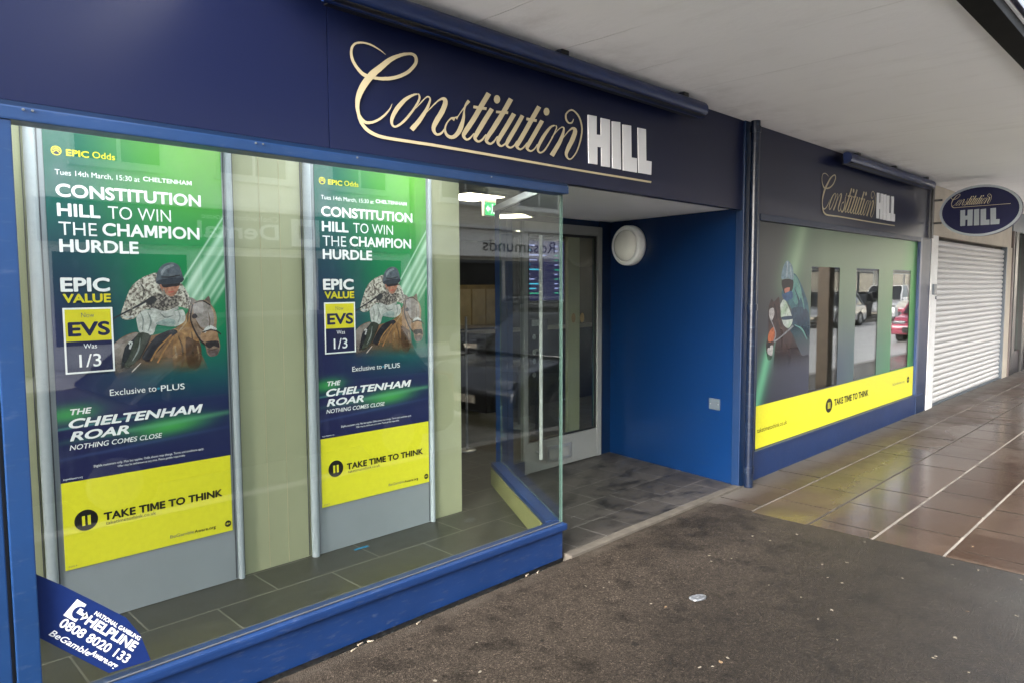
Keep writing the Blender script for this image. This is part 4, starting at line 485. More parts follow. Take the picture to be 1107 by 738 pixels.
POSTER_ART=[('horse',[(0.25,1.373),(0.295,1.414),(0.358,1.435),(0.421,1.412),(0.545,1.446),(0.595,1.494),(0.626,1.524),(0.613,1.443),(0.66,1.359),(0.678,1.295),(0.711,1.21),(0.683,1.17),(0.622,1.156),(0.412,1.186),(0.269,1.209),(0.247,1.288)]),('rump',[(0.25,1.369),(0.295,1.411),(0.358,1.433),(0.376,1.414),(0.336,1.32),(0.288,1.246),(0.25,1.259)]),('neck',[(0.549,1.426),(0.596,1.504),(0.629,1.539),(0.638,1.442),(0.67,1.358),(0.672,1.275),(0.644,1.205),(0.536,1.215),(0.529,1.346)]),('chest',[(0.596,1.393),(0.651,1.38),(0.672,1.348),(0.672,1.27),(0.645,1.226),(0.601,1.25)]),('ear',[(0.632,1.562),(0.627,1.603),(0.658,1.584)]),('ear',[(0.697,1.581),(0.725,1.609),(0.731,1.56)]),('head',[(0.63,1.562),(0.658,1.584),(0.709,1.587),(0.749,1.541),(0.762,1.489),(0.756,1.426),(0.77,1.373),(0.774,1.331),(0.756,1.294),(0.724,1.287),(0.704,1.304),(0.695,1.346),(0.671,1.379),(0.642,1.421),(0.627,1.483),(0.621,1.534)]),('forehead',[(0.643,1.566),(0.709,1.576),(0.742,1.531),(0.746,1.458),(0.706,1.439),(0.673,1.45),(0.647,1.503)]),('nose',[(0.682,1.419),(0.755,1.424),(0.765,1.373),(0.732,1.37),(0.699,1.365),(0.673,1.389)]),('dark',[(0.701,1.367),(0.732,1.371),(0.765,1.367),(0.769,1.333),(0.741,1.343),(0.717,1.332),(0.698,1.348)]),('muzzle',[(0.705,1.325),(0.764,1.327),(0.756,1.295),(0.725,1.288)]),('dark',[(0.634,1.511),(0.65,1.517),(0.661,1.5),(0.645,1.491),(0.632,1.497)]),('strap',[(0.634,1.567),(0.628,1.539),(0.622,1.512),(0.621,1.483),(0.629,1.451),(0.642,1.419),(0.655,1.392),(0.667,1.375),(0.678,1.363),(0.689,1.352),(0.695,1.357),(0.684,1.369),(0.674,1.38),(0.663,1.397),(0.65,1.423),(0.637,1.454),(0.628,1.484),(0.629,1.511),(0.635,1.538),(0.641,1.565)]),('white',[(0.696,1.414),(0.707,1.423),(0.718,1.431),(0.725,1.435),(0.732,1.434),(0.743,1.429),(0.754,1.424),(0.76,1.433),(0.75,1.441),(0.738,1.449),(0.723,1.453),(0.708,1.447),(0.696,1.437),(0.685,1.427)]),('strap',[(0.683,1.414),(0.695,1.418),(0.707,1.422),(0.719,1.425),(0.731,1.425),(0.744,1.422),(0.755,1.419),(0.764,1.414),(0.771,1.407),(0.779,1.4),(0.783,1.404),(0.776,1.411),(0.768,1.419),(0.758,1.425),(0.746,1.429),(0.732,1.431),(0.718,1.431),(0.706,1.428),(0.693,1.424),(0.681,1.42)]),('tan',[(0.538,1.437),(0.557,1.428),(0.576,1.418),(0.595,1.408),(0.614,1.396),(0.634,1.383),(0.653,1.371),(0.658,1.378),(0.638,1.39),(0.618,1.403),(0.599,1.415),(0.58,1.425),(0.56,1.435),(0.542,1.445)]),('strap',[(0.649,1.571),(0.662,1.575),(0.675,1.58),(0.688,1.58),(0.7,1.575),(0.713,1.567),(0.727,1.558),(0.73,1.563),(0.717,1.572),(0.703,1.581),(0.689,1.587),(0.674,1.586),(0.661,1.581),(0.647,1.577)]),('black',[(0.38,1.312),(0.449,1.409),(0.535,1.441),(0.556,1.423),(0.514,1.395),(0.437,1.311),(0.407,1.283)]),('tan',[(0.424,1.287),(0.436,1.307),(0.449,1.328),(0.463,1.348),(0.483,1.368),(0.505,1.388),(0.527,1.409),(0.522,1.415),(0.499,1.394),(0.477,1.374),(0.457,1.354),(0.442,1.333),(0.43,1.312),(0.418,1.291)]),('tan',[(0.456,1.275),(0.467,1.295),(0.479,1.316),(0.491,1.337),(0.506,1.357),(0.521,1.378),(0.537,1.399),(0.53,1.404),(0.515,1.383),(0.499,1.362),(0.485,1.341),(0.472,1.32),(0.461,1.299),(0.45,1.278)]),('black',[(0.302,1.361),(0.339,1.397),(0.367,1.423),(0.375,1.395),(0.322,1.301),(0.28,1.256)]),('white',[(0.326,1.373),(0.331,1.377),(0.334,1.38),(0.328,1.385),(0.327,1.38),(0.324,1.368),(0.321,1.356),(0.329,1.353),(0.333,1.364),(0.338,1.376),(0.34,1.386),(0.329,1.392),(0.323,1.388),(0.318,1.384)]),('cream',[(0.362,1.512),(0.39,1.545),(0.454,1.538),(0.519,1.527),(0.587,1.54),(0.597,1.484),(0.545,1.454),(0.46,1.471),(0.436,1.419),(0.376,1.428),(0.364,1.473)]),('shade',[(0.456,1.477),(0.509,1.497),(0.546,1.486),(0.537,1.454),(0.46,1.467)]),('boot',[(0.367,1.429),(0.427,1.412),(0.381,1.326),(0.343,1.28),(0.306,1.256),(0.295,1.27),(0.322,1.321)]),('silk',[(0.293,1.531),(0.321,1.609),(0.35,1.666),(0.406,1.709),(0.471,1.729),(0.497,1.685),(0.573,1.686),(0.615,1.625),(0.63,1.574),(0.617,1.544),(0.564,1.556),(0.51,1.525),(0.408,1.549),(0.352,1.503),(0.308,1.498),(0.291,1.512)]),('silkdark',[(0.409,1.574),(0.462,1.627),(0.513,1.604),(0.561,1.614),(0.564,1.561),(0.491,1.535),(0.427,1.552)]),('silkdark',[(0.474,1.694),(0.475,1.675),(0.477,1.655),(0.481,1.634),(0.491,1.613),(0.504,1.593),(0.517,1.574),(0.525,1.579),(0.514,1.6),(0.502,1.62),(0.494,1.639),(0.489,1.657),(0.486,1.676),(0.483,1.696)]),('cream',[(0.43,1.544),(0.452,1.534),(0.476,1.524),(0.5,1.519),(0.524,1.524),(0.545,1.534),(0.566,1.544),(0.561,1.555),(0.54,1.547),(0.52,1.539),(0.5,1.535),(0.479,1.538),(0.456,1.546),(0.433,1.553)]),('face',[(0.483,1.676),(0.573,1.676),(0.558,1.626),(0.534,1.608),(0.504,1.621),(0.484,1.646)]),('dark',[(0.489,1.678),(0.575,1.68),(0.569,1.662),(0.534,1.658),(0.496,1.654)]),('mouth',[(0.52,1.627),(0.545,1.631),(0.544,1.636),(0.519,1.633)]),('helmet',[(0.461,1.683),(0.469,1.732),(0.496,1.769),(0.539,1.783),(0.576,1.766),(0.594,1.711),(0.594,1.696),(0.526,1.693),(0.485,1.678)]),('brim',[(0.462,1.685),(0.526,1.703),(0.594,1.704),(0.595,1.69),(0.573,1.676),(0.478,1.67)]),('helmetlight',[(0.485,1.73),(0.505,1.759),(0.538,1.773),(0.55,1.765),(0.509,1.745),(0.491,1.715)]),('whip',[(0.256,1.501),(0.286,1.516),(0.316,1.531),(0.347,1.547),(0.379,1.563),(0.41,1.58),(0.443,1.596),(0.437,1.608),(0.405,1.59),(0.374,1.572),(0.343,1.555),(0.313,1.539),(0.283,1.523),(0.253,1.507)]),('glove',[(0.405,1.588),(0.443,1.612),(0.461,1.592),(0.427,1.566)]),('white',[(0.334,1.24),(0.371,1.277),(0.369,1.28),(0.331,1.244)]),('shadow',[(0.556,1.404),(0.561,1.387),(0.567,1.371),(0.571,1.353),(0.573,1.331),(0.573,1.306),(0.573,1.283),(0.57,1.262),(0.566,1.243),(0.563,1.223),(0.568,1.221),(0.573,1.241),(0.579,1.26),(0.582,1.282),(0.583,1.306),(0.582,1.331),(0.58,1.354),(0.574,1.373),(0.567,1.39),(0.56,1.406)]),('shadow',[(0.625,1.422),(0.625,1.399),(0.625,1.375),(0.625,1.35),(0.625,1.321),(0.626,1.289),(0.627,1.258),(0.635,1.258),(0.635,1.289),(0.635,1.321),(0.634,1.35),(0.633,1.376),(0.631,1.399),(0.629,1.422)]),('light',[(0.565,1.429),(0.578,1.443),(0.592,1.457),(0.603,1.472),(0.61,1.486),(0.615,1.5),(0.62,1.513),(0.616,1.515),(0.61,1.502),(0.604,1.489),(0.596,1.476),(0.586,1.462),(0.574,1.447),(0.562,1.431)]),('light',[(0.538,1.355),(0.538,1.331),(0.538,1.307),(0.538,1.285),(0.537,1.267),(0.535,1.252),(0.534,1.235),(0.54,1.234),(0.543,1.25),(0.547,1.266),(0.549,1.284),(0.549,1.307),(0.546,1.331),(0.544,1.356)]),('light',[(0.652,1.348),(0.653,1.327),(0.655,1.306),(0.655,1.287),(0.653,1.269),(0.651,1.253),(0.648,1.236),(0.653,1.235),(0.657,1.251),(0.661,1.268),(0.664,1.286),(0.663,1.307),(0.66,1.328),(0.657,1.349)]),('shadow',[(0.653,1.476),(0.656,1.465),(0.66,1.454),(0.665,1.443),(0.673,1.436),(0.681,1.431),(0.69,1.425),(0.692,1.429),(0.685,1.435),(0.677,1.441),(0.671,1.448),(0.666,1.456),(0.661,1.467),(0.656,1.477)]),('shadow',[(0.716,1.521),(0.718,1.507),(0.72,1.492),(0.721,1.479),(0.721,1.468),(0.719,1.457),(0.718,1.447),(0.72,1.446),(0.723,1.457),(0.725,1.468),(0.726,1.48),(0.724,1.493),(0.721,1.507),(0.718,1.521)]),('light',[(0.732,1.551),(0.737,1.537),(0.743,1.524),(0.746,1.509),(0.748,1.493),(0.748,1.476),(0.748,1.458),(0.752,1.458),(0.753,1.475),(0.754,1.493),(0.753,1.51),(0.748,1.525),(0.741,1.539),(0.735,1.552)]),('shadow',[(0.626,1.575),(0.62,1.558),(0.615,1.541),(0.61,1.525),(0.608,1.509),(0.606,1.494),(0.605,1.479),(0.609,1.478),(0.612,1.493),(0.615,1.508),(0.618,1.523),(0.622,1.54),(0.626,1.557),(0.63,1.574)]),('dark',[(0.707,1.36),(0.708,1.355),(0.71,1.35),(0.714,1.345),(0.721,1.346),(0.724,1.35),(0.727,1.353),(0.725,1.356),(0.721,1.354),(0.717,1.353),(0.717,1.353),(0.716,1.354),(0.713,1.358),(0.709,1.362)]),('dark',[(0.744,1.361),(0.746,1.356),(0.748,1.351),(0.753,1.347),(0.759,1.348),(0.762,1.352),(0.764,1.355),(0.762,1.358),(0.758,1.356),(0.755,1.355),(0.755,1.355),(0.754,1.356),(0.75,1.359),(0.746,1.363)]),('shadow',[(0.707,1.328),(0.714,1.325),(0.722,1.322),(0.73,1.32),(0.741,1.322),(0.751,1.325),(0.762,1.328),(0.762,1.33),(0.75,1.329),(0.74,1.327),(0.73,1.326),(0.723,1.326),(0.715,1.328),(0.708,1.33)]),('fold',[(0.379,1.53),(0.383,1.517),(0.387,1.504),(0.389,1.491),(0.388,1.476),(0.386,1.46),(0.384,1.443),(0.388,1.443),(0.391,1.459),(0.395,1.476),(0.396,1.492),(0.393,1.506),(0.387,1.519),(0.382,1.531)]),('fold',[(0.415,1.529),(0.419,1.514),(0.423,1.499),(0.424,1.485),(0.422,1.471),(0.417,1.454),(0.411,1.438),(0.415,1.436),(0.422,1.452),(0.429,1.468),(0.433,1.485),(0.43,1.501),(0.424,1.516),(0.418,1.53)]),('fold',[(0.471,1.527),(0.479,1.517),(0.487,1.506),(0.498,1.499),(0.512,1.499),(0.525,1.505),(0.538,1.51),(0.537,1.513),(0.524,1.509),(0.511,1.506),(0.5,1.506),(0.491,1.511),(0.482,1.52),(0.473,1.529)]),('fold',[(0.562,1.535),(0.565,1.525),(0.567,1.515),(0.568,1.505),(0.567,1.496),(0.563,1.486),(0.559,1.476),(0.562,1.475),(0.567,1.484),(0.572,1.494),(0.574,1.505),(0.572,1.516),(0.568,1.526),(0.564,1.536)]),('silkdark',[(0.323,1.593),(0.328,1.582),(0.333,1.57),(0.336,1.56),(0.336,1.549),(0.335,1.536),(0.333,1.523),(0.337,1.522),(0.341,1.534),(0.346,1.548),(0.346,1.562),(0.342,1.575),(0.334,1.585),(0.326,1.596)]),('silkdark',[(0.385,1.675),(0.39,1.661),(0.395,1.648),(0.397,1.636),(0.396,1.624),(0.393,1.609),(0.39,1.594),(0.394,1.593),(0.4,1.607),(0.406,1.622),(0.408,1.638),(0.404,1.652),(0.396,1.665),(0.388,1.677)]),('silkdark',[(0.594,1.635),(0.598,1.622),(0.602,1.611),(0.604,1.599),(0.604,1.587),(0.603,1.574),(0.601,1.56),(0.605,1.559),(0.609,1.573),(0.613,1.586),(0.614,1.601),(0.61,1.614),(0.604,1.625),(0.598,1.636)]),('white',[(0.298,1.515),(0.305,1.511),(0.312,1.507),(0.321,1.504),(0.33,1.505),(0.338,1.508),(0.346,1.511),(0.345,1.518),(0.336,1.515),(0.329,1.513),(0.322,1.513),(0.315,1.515),(0.309,1.518),(0.301,1.522)]),('fold',[(0.374,1.405),(0.37,1.386),(0.365,1.367),(0.36,1.349),(0.352,1.331),(0.343,1.314),(0.333,1.297),(0.336,1.294),(0.347,1.311),(0.358,1.327),(0.367,1.345),(0.372,1.365),(0.374,1.385),(0.376,1.404)]),('dark',[(0.49,1.706),(0.502,1.705),(0.513,1.704),(0.526,1.705),(0.542,1.708),(0.559,1.712),(0.577,1.716),(0.576,1.719),(0.559,1.716),(0.542,1.712),(0.526,1.71),(0.513,1.709),(0.502,1.709),(0.491,1.709)]),('silkdark',[(0.491,1.647),(0.492,1.638),(0.493,1.628),(0.496,1.619),(0.501,1.612),(0.507,1.607),(0.513,1.602),(0.517,1.606),(0.512,1.612),(0.508,1.618),(0.504,1.624),(0.502,1.631),(0.499,1.64),(0.496,1.649)]),('strap',[(0.418,1.406),(0.406,1.382),(0.394,1.358),(0.384,1.337),(0.375,1.321),(0.367,1.308),(0.36,1.295),(0.363,1.292),(0.371,1.305),(0.379,1.318),(0.388,1.334),(0.399,1.355),(0.411,1.379),(0.423,1.403)]),('rump',[(0.269,1.37),(0.277,1.375),(0.284,1.38),(0.292,1.386),(0.303,1.393),(0.315,1.402),(0.327,1.41),(0.325,1.414),(0.312,1.408),(0.299,1.401),(0.288,1.394),(0.279,1.387),(0.273,1.381),(0.266,1.375)]),('strap',[(0.661,1.38),(0.667,1.373),(0.673,1.367),(0.679,1.361),(0.684,1.356),(0.689,1.351),(0.695,1.347),(0.697,1.35),(0.692,1.354),(0.687,1.359),(0.682,1.364),(0.676,1.37),(0.67,1.376),(0.664,1.382)])]
VINYL_ART=[('coat',[(6.187,1.594),(6.405,1.755),(6.514,1.725),(6.677,1.58),(6.784,1.409),(6.815,1.007),(6.647,0.999),(6.373,1.22),(6.453,1.308),(6.403,1.437),(6.252,1.531)]),('coatlight',[(6.406,1.746),(6.506,1.719),(6.61,1.581),(6.508,1.472),(6.396,1.547),(6.41,1.673)]),('coatdark',[(6.403,1.437),(6.619,1.451),(6.785,1.39),(6.801,1.142),(6.585,1.284),(6.433,1.29)]),('chest2',[(6.155,1.452),(6.252,1.531),(6.388,1.401),(6.431,1.327),(6.35,1.266),(6.224,1.299)]),('coatdark',[(6.2,1.371),(6.407,1.374),(6.429,1.345),(6.221,1.344)]),('dark',[(6.182,1.695),(6.412,1.704),(6.413,1.619),(6.333,1.555),(6.245,1.575)]),('mouth',[(6.243,1.62),(6.358,1.632),(6.316,1.557),(6.27,1.57)]),('scarf',[(6.209,1.57),(6.393,1.601),(6.418,1.537),(6.294,1.512),(6.231,1.531)]),('hood',[(6.177,1.709),(6.196,1.797),(6.254,1.86),(6.315,1.87),(6.402,1.818),(6.429,1.706),(6.303,1.713)]),('hoodlight',[(6.284,1.861),(6.282,1.841),(6.28,1.82),(6.278,1.799),(6.276,1.774),(6.275,1.749),(6.274,1.724),(6.298,1.723),(6.3,1.749),(6.301,1.774),(6.302,1.798),(6.303,1.82),(6.304,1.84),(6.305,1.861)]),('hoodlight',[(6.337,1.843),(6.344,1.823),(6.35,1.802),(6.355,1.781),(6.36,1.76),(6.364,1.739),(6.367,1.718),(6.388,1.719),(6.385,1.74),(6.381,1.761),(6.376,1.782),(6.369,1.803),(6.362,1.824),(6.354,1.845)]),('horse2',[(5.936,1.449),(5.993,1.535),(6.041,1.509),(6.13,1.55),(6.152,1.511),(6.182,1.39),(6.165,1.266),(6.109,1.197),(6.053,1.13),(6.02,1.017),(5.943,1.014),(5.906,1.139),(5.95,1.24)]),('horse2',[(6.158,1.39),(6.244,1.298),(6.416,1.218),(6.647,0.999),(6.807,0.988),(6.832,0.677),(6.239,0.647),(6.065,0.899),(6.092,1.145)]),('sheen',[(6.132,1.355),(6.152,1.312),(6.172,1.27),(6.187,1.228),(6.196,1.187),(6.2,1.145),(6.204,1.103),(6.225,1.101),(6.229,1.143),(6.233,1.185),(6.228,1.228),(6.207,1.271),(6.177,1.314),(6.148,1.356)]),('sheen',[(5.991,1.308),(6.0,1.285),(6.008,1.262),(6.012,1.237),(6.011,1.21),(6.005,1.181),(5.999,1.151),(6.011,1.149),(6.021,1.179),(6.032,1.208),(6.036,1.236),(6.029,1.262),(6.016,1.285),(6.003,1.308)]),('sheen',[(6.287,1.132),(6.315,1.094),(6.343,1.057),(6.36,1.019),(6.36,0.975),(6.349,0.925),(6.339,0.876),(6.364,0.872),(6.385,0.92),(6.406,0.969),(6.41,1.017),(6.385,1.06),(6.343,1.098),(6.302,1.134)]),('dark',[(6.037,1.49),(6.049,1.469),(6.062,1.448),(6.073,1.427),(6.082,1.405),(6.09,1.381),(6.098,1.357),(6.11,1.357),(6.107,1.381),(6.104,1.405),(6.096,1.428),(6.082,1.45),(6.065,1.471),(6.048,1.491)]),('coatlight',[(6.489,1.654),(6.526,1.616),(6.563,1.579),(6.596,1.542),(6.621,1.505),(6.643,1.468),(6.665,1.43),(6.682,1.431),(6.668,1.469),(6.653,1.507),(6.63,1.546),(6.593,1.584),(6.548,1.62),(6.504,1.657)]),('coatdark',[(6.45,1.618),(6.481,1.58),(6.513,1.542),(6.534,1.507),(6.538,1.476),(6.532,1.446),(6.526,1.416),(6.539,1.415),(6.552,1.445),(6.566,1.475),(6.564,1.508),(6.539,1.545),(6.5,1.583),(6.462,1.62)]),('coatlight',[(6.472,1.285),(6.524,1.272),(6.574,1.258),(6.618,1.24),(6.66,1.213),(6.701,1.179),(6.742,1.143),(6.759,1.145),(6.724,1.182),(6.688,1.218),(6.645,1.249),(6.59,1.269),(6.533,1.281),(6.479,1.292)]),('orange',[(5.951,1.237),(6.037,1.289),(6.08,1.225),(6.059,1.173),(5.95,1.167)]),('blaze',[(5.959,1.445),(6.036,1.455),(6.051,1.394),(5.995,1.34),(5.954,1.393)]),('blaze',[(5.945,1.119),(6.037,1.131),(6.026,1.043),(5.94,1.067)]),('dark',[(5.936,1.154),(5.981,1.16),(5.984,1.116),(5.937,1.119)]),('rein',[(6.067,1.156),(6.114,1.167),(6.162,1.179),(6.218,1.196),(6.289,1.219),(6.369,1.247),(6.449,1.275),(6.426,1.287),(6.346,1.258),(6.268,1.23),(6.2,1.206),(6.145,1.19),(6.098,1.178),(6.051,1.167)]),('rein',[(5.976,1.36),(6.015,1.316),(6.054,1.271),(6.077,1.234),(6.076,1.208),(6.059,1.188),(6.042,1.167),(6.061,1.163),(6.078,1.184),(6.095,1.205),(6.097,1.234),(6.071,1.273),(6.03,1.318),(5.99,1.362)])]
SCRAPS=[(3.886,-0.607),(3.811,-0.664),(3.935,-0.729),(3.72,-1.068),(4.055,-1.258),(4.035,-1.344),(4.362,-1.252),(4.227,-1.157),(3.653,-1.434),(3.353,-1.576),(4.339,-1.564),(4.355,-2.007),(4.117,-1.931),(4.233,-2.116),(3.51,-1.945),(3.486,-1.941),(3.457,-2.084),(2.687,-1.245),(2.735,-1.281),(2.792,-1.288),(2.846,-1.291),(3.09,-0.811),(3.068,-0.736),(6.205,-0.658),(6.292,-0.781),(5.193,-1.717),(4.758,-1.708),(4.796,-1.202),(4.328,-0.008),(4.635,-0.83),(4.394,-0.636),(3.502,-1.427),(4.772,-1.838),(4.778,-2.042),(4.398,-0.754),(3.692,-1.259),(3.763,-1.961)]
BUTTS=[(1.76,0.013),(1.807,0.019),(2.08,-0.002),(2.879,0.022),(2.957,-0.012),(1.71,0.007)]
SCRAPS2=[(3.135,-0.412),(2.154,-0.392),(1.991,-0.591),(1.812,-0.507),(3.002,-0.353),(3.053,-0.438)]
SUNAZ, SUNEL, SUNS, SUNANG, SKYS, EXPO = 258., 28., 1.5, 45., .15, 2.9
# ================================================================== THE SETTING
def struct(name, mb):
    return tag(mb.build(name), kind='structure')
GX0, GX1 = -40, 120
# ground: asphalt pavement, slabs, road, far pavement, and one wide sheet below that reaches the horizon
struct('ground', MB().raw([(-600, -600, -.16), (900, -600, -.16), (900, 600, -.16), (-600, 600, -.16)], [[0, 1, 2, 3]], 'road_asphalt'))
struct('asphalt_pavement', MB().raw([(-1.2, -2.6, 0), (4.86, -2.6, 0), (4.90, -.03, 0), (-1.2, -.03, 0)], [[0, 1, 2, 3]], 'asphalt'))
# paving slabs: every slab a chamfered quad, bedded a little unevenly so that the wet faces catch the light differently
rng = random.Random(11); sl_ = MB(); row_y = [.06, -.384 + .417] + [-.384 - .417 * k for k in range(6)] + [-2.6]
for q in range(len(row_y) - 1):
    ya, yb_ = row_y[q + 1] + .0045, row_y[q] - .0045
    if yb_ - ya < .02: continue
    x = 4.8605 - (.27 if q % 2 else .0) - .09
    while x < 60.:
        wd = .555 * (1. if x < 40 else 4.); xa, xb = x + .0035, x + wd - .0035; x += wd
        lim = 5.545 if ya > -.04 else 4.865
        if xb < lim + .03: continue
        xa = max(xa, lim); z0 = rng.uniform(-.0012, .0012); tx, ty = rng.uniform(-.0022, .0022), rng.uniform(-.0016, .0016); c = .004
        cx, cy = (xa + xb) / 2, (ya + yb_) / 2
        top = [(px, py, z0 + (px - cx) * tx * 2 + (py - cy) * ty * 2) for px, py in ((xa + c, ya + c), (xb - c, ya + c), (xb - c, yb_ - c), (xa + c, yb_ - c))]
        low = [(px, py, -.008) for px, py in ((xa, ya), (xb, ya), (xb, yb_), (xa, yb_))]
        sl_.raw(top, [[0, 1, 2, 3]], 'wet_slabs').raw(top + low, [[e, 4 + e, 4 + (e + 1) % 4, (e + 1) % 4] for e in range(4)], 'slab_bed')
struct('slab_pavement', sl_)
struct('slab_bedding', MB().raw([(4.8605, -2.6, -.0055), (GX1, -2.6, -.0055), (GX1, .07, -.0055), (5.45, .07, -.0055), (5.45, -.03, -.0055), (4.9005, -.03, -.0055)], [[0, 1, 2, 3, 4, 5]], 'slab_bed'))
struct('kerb', MB().box(GX0, GX1, -2.75, -2.6005, -.15, .004, 'kerb_stone', .012))
struct('bounce_pavement', MB().raw([(GX0, -2.6, -.001), (-1.2005, -2.6, -.001), (-1.2005, -.002, -.001), (GX0, -.002, -.001)], [[0, 1, 2, 3]], 'opposite_slabs'))  # unseen paving, made pale to bounce light up to the canopy
struct('road', MB().raw([(GX0, -10.6, -.12), (GX1, -10.6, -.12), (GX1, -2.75, -.12), (GX0, -2.75, -.12)], [[0, 1, 2, 3]], 'road_asphalt'))
mk = MB()
for k in range(28):
    x = -30 + k * 5.; mk.raw([(x, -6.72, -.116), (x + 2., -6.72, -.116), (x + 2., -6.62, -.116), (x, -6.62, -.116)], [[0, 1, 2, 3]], 'white_paint')
struct('road_markings', mk)
struct('opposite_kerb', MB().box(GX0, GX1, -10.75, -10.6, -.15, .0, 'kerb_stone', .012))
struct('opposite_pavement', MB().raw([(GX0, -13., -.01), (GX1, -13., -.01), (GX1, -10.75, -.01), (GX0, -10.75, -.01)], [[0, 1, 2, 3]], 'opposite_slabs'))
struct('entrance_floor', MB().raw([(3.22, .035, .012), (5.46, .035, .012), (5.72, 1.56, .012), (4.03, 1.56, .012)], [[0, 1, 2, 3]], 'entrance_tiles'))
struct('entrance_threshold', MB().box(3.255, 5.40, -.035, .035, -.05, .016, 'threshold_stone', .006))
struct('shop_floor', MB().raw([(-1., .10, .03), (3.24, .10, .03), (4.0, 1.33, .03), (4.06, 1.545, .03), (10.7, 1.545, .03), (10.7, 9., .03), (-1., 9., .03)], [[0, 1, 2, 3, 4, 5, 6]], 'slate_tiles'))
struct('shop_ceiling', MB().box(-1., 10.7, .07, 9., 2.66, 2.76, 'shop_ceiling'))
struct('entrance_ceiling', MB().prism([(3.28, .05), (5.70, .05), (5.76, 1.60), (4.16, 1.60)], 2.272, 2.32, 'soffit_white'))
struct('interior_wall', MB().box(-1., 10.7, 9., 9.1, 0., 2.7, 'shop_wall').box(-1.1, -1., .1, 9., 0., 2.7, 'shop_wall').box(10.7, 10.8, .1, 9., 0., 2.7, 'shop_wall'))

# canopy over the pavement: soffit slab, dark steel beam, outer edge, columns by the kerb
CANX0, CANX1 = 1.25, 34.  # left end cut short out of view to let skylight in
cn = thing('canopy', (0, -1, 2.957), 'long white plaster canopy soffit roofing the pavement outside the shops', 'canopy')
MB().box(CANX0, CANX1, -2.0, .0, 2.957, 3.12, 'canopy_white').box(CANX0, CANX1, 0.0, .30, 2.957, 3.12, 'canopy_white').build('soffit', cn)
MB().box(CANX0, CANX1, -1.99, -1.875, 2.897, 2.954, 'beam_black', .004).build('beam', cn)
MB().box(CANX0, CANX1, -2.03, -2.003, 2.96, 3.2, 'navy_panel', .01).build('edge_board', cn)
for x in (12.2, 26.):
    MB().box(x - .11, x + .11, -2.03, -1.84, 0., 2.893, 'brown_post', .012).build('column', cn)
# unseen bulk above the shops, kept low so skylight reaches the street
bd = thing('shop_building', (8, 3, 0), 'unseen rendered parapet above the canopy and shop fronts, kept low for skylight', 'building')
MB().box(-12., 40., .30, 9.5, 3.121, 3.9, 'stone_pale').build('parapet', bd)
MB().box(-12.1, 40.1, .2, 9.6, 3.903, 4.0, 'stone_grey', .02).build('coping', bd)
# ================================================================== LEFT SHOP FRONT
sf = thing('shop_window', (1.85, 0, 0), 'large clear shop window in a bright blue frame, wrapping back into the entrance', 'shop window')
RC = Vector((3.245, 0)); RE = Vector((4.045, 1.40)); rd = (RE - RC).normalized(); rn = Vector((rd.y, -rd.x))
def along(a, b, t): return a + (b - a) * t
# stall riser: body, nosing and the return leg
st = MB().box(.517, 3.225, .012, .10, 0., .178, 'riser_blue', .004)
st.box(.517, 3.245, -.012, .085, .1785, .218, 'riser_blue', .010)
st.build('stall_riser', sf)
def slab_line(mb, p, q, t0, t1, z0, z1, mat, bev=0.):
    d = (q - p).normalized(); n = Vector((d.y, -d.x))
    return mb.prism([tuple(p + n * t0), tuple(q + n * t0), tuple(q + n * t1), tuple(p + n * t1)], z0, z1, mat, bev)
rt = MB(); P0 = RC + Vector((-.02, .012)); P1 = RE + rd * .0
slab_line(rt, P0 + rd * .005, P1, -.075, .0, 0., .178, 'riser_blue', .003); slab_line(rt, P0 + rd * .075, P1, -.085, .012, .1785, .218, 'riser_blue', .008)
slab_line(rt, P0 + rd * .17, P1, -.0865, -.0765, .032, .176, 'sill_olive')
rt.build('return_riser', sf)
# glass
def pane(p, q, z0, z1, t, name, parent):
    t *= .7; d = (q - p).normalized(); n = Vector((d.y, -d.x)) * t / 2
    a, b, c, e = p + n, q + n, q - n, p - n
    vs = [(*a, z0), (*b, z0), (*c, z0), (*e, z0), (*a, z1), (*b, z1), (*c, z1), (*e, z1)]
    return MB().raw(vs, [[0, 1, 5, 4], [2, 3, 7, 6]], 'clear_glass').raw(vs, [[1, 2, 6, 5], [3, 0, 4, 7], [0, 3, 2, 1], [4, 5, 6, 7]], 'glass_edge').build(name, parent)
pane(Vector((.5185, .030)), Vector((3.222, .030)), .2185, 2.215, .012, 'window_glass', sf)
pane(RC + Vector((-.012, .026)), RE - rd * .01, .2185, 2.255, .012, 'return_glass', sf)
MB().tube((.5185, .022, .2235), (3.215, .022, .2235), .004, 'groove_dark', 8).build('glazing_bead', sf)
# frame: left post, top rail
MB().box(.448, .517, -.010, .09, 0., 2.19, 'frame_blue', .004).box(-.35, .436, -.002, .09, 0., 2.19, 'frame_blue', .004).box(.436, .448, .02, .08, 0., 2.19, 'groove_dark').build('frame_post', sf)
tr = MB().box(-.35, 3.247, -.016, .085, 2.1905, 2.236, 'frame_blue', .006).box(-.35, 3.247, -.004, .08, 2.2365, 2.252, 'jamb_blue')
for x in (.55, .575, 1.33, 1.36, 1.80, 2.62): tr.tube((x, -.0165, 2.226), (x, -.022, 2.226), .004, 'tin', 8)
tr.build('top_rail', sf)
# blue mullion where the return glass ends
mu = MB().box(4.055, 4.125, 1.402, 1.47, 0., 2.268, 'frame_blue', .006).box(4.1255, 4.1395, 1.42, 1.46, 0., 2.268, 'groove_dark').box(4.140, 4.205, 1.412, 1.48, 0., 2.268, 'frame_blue', .006)
mu.build('mullion', sf)

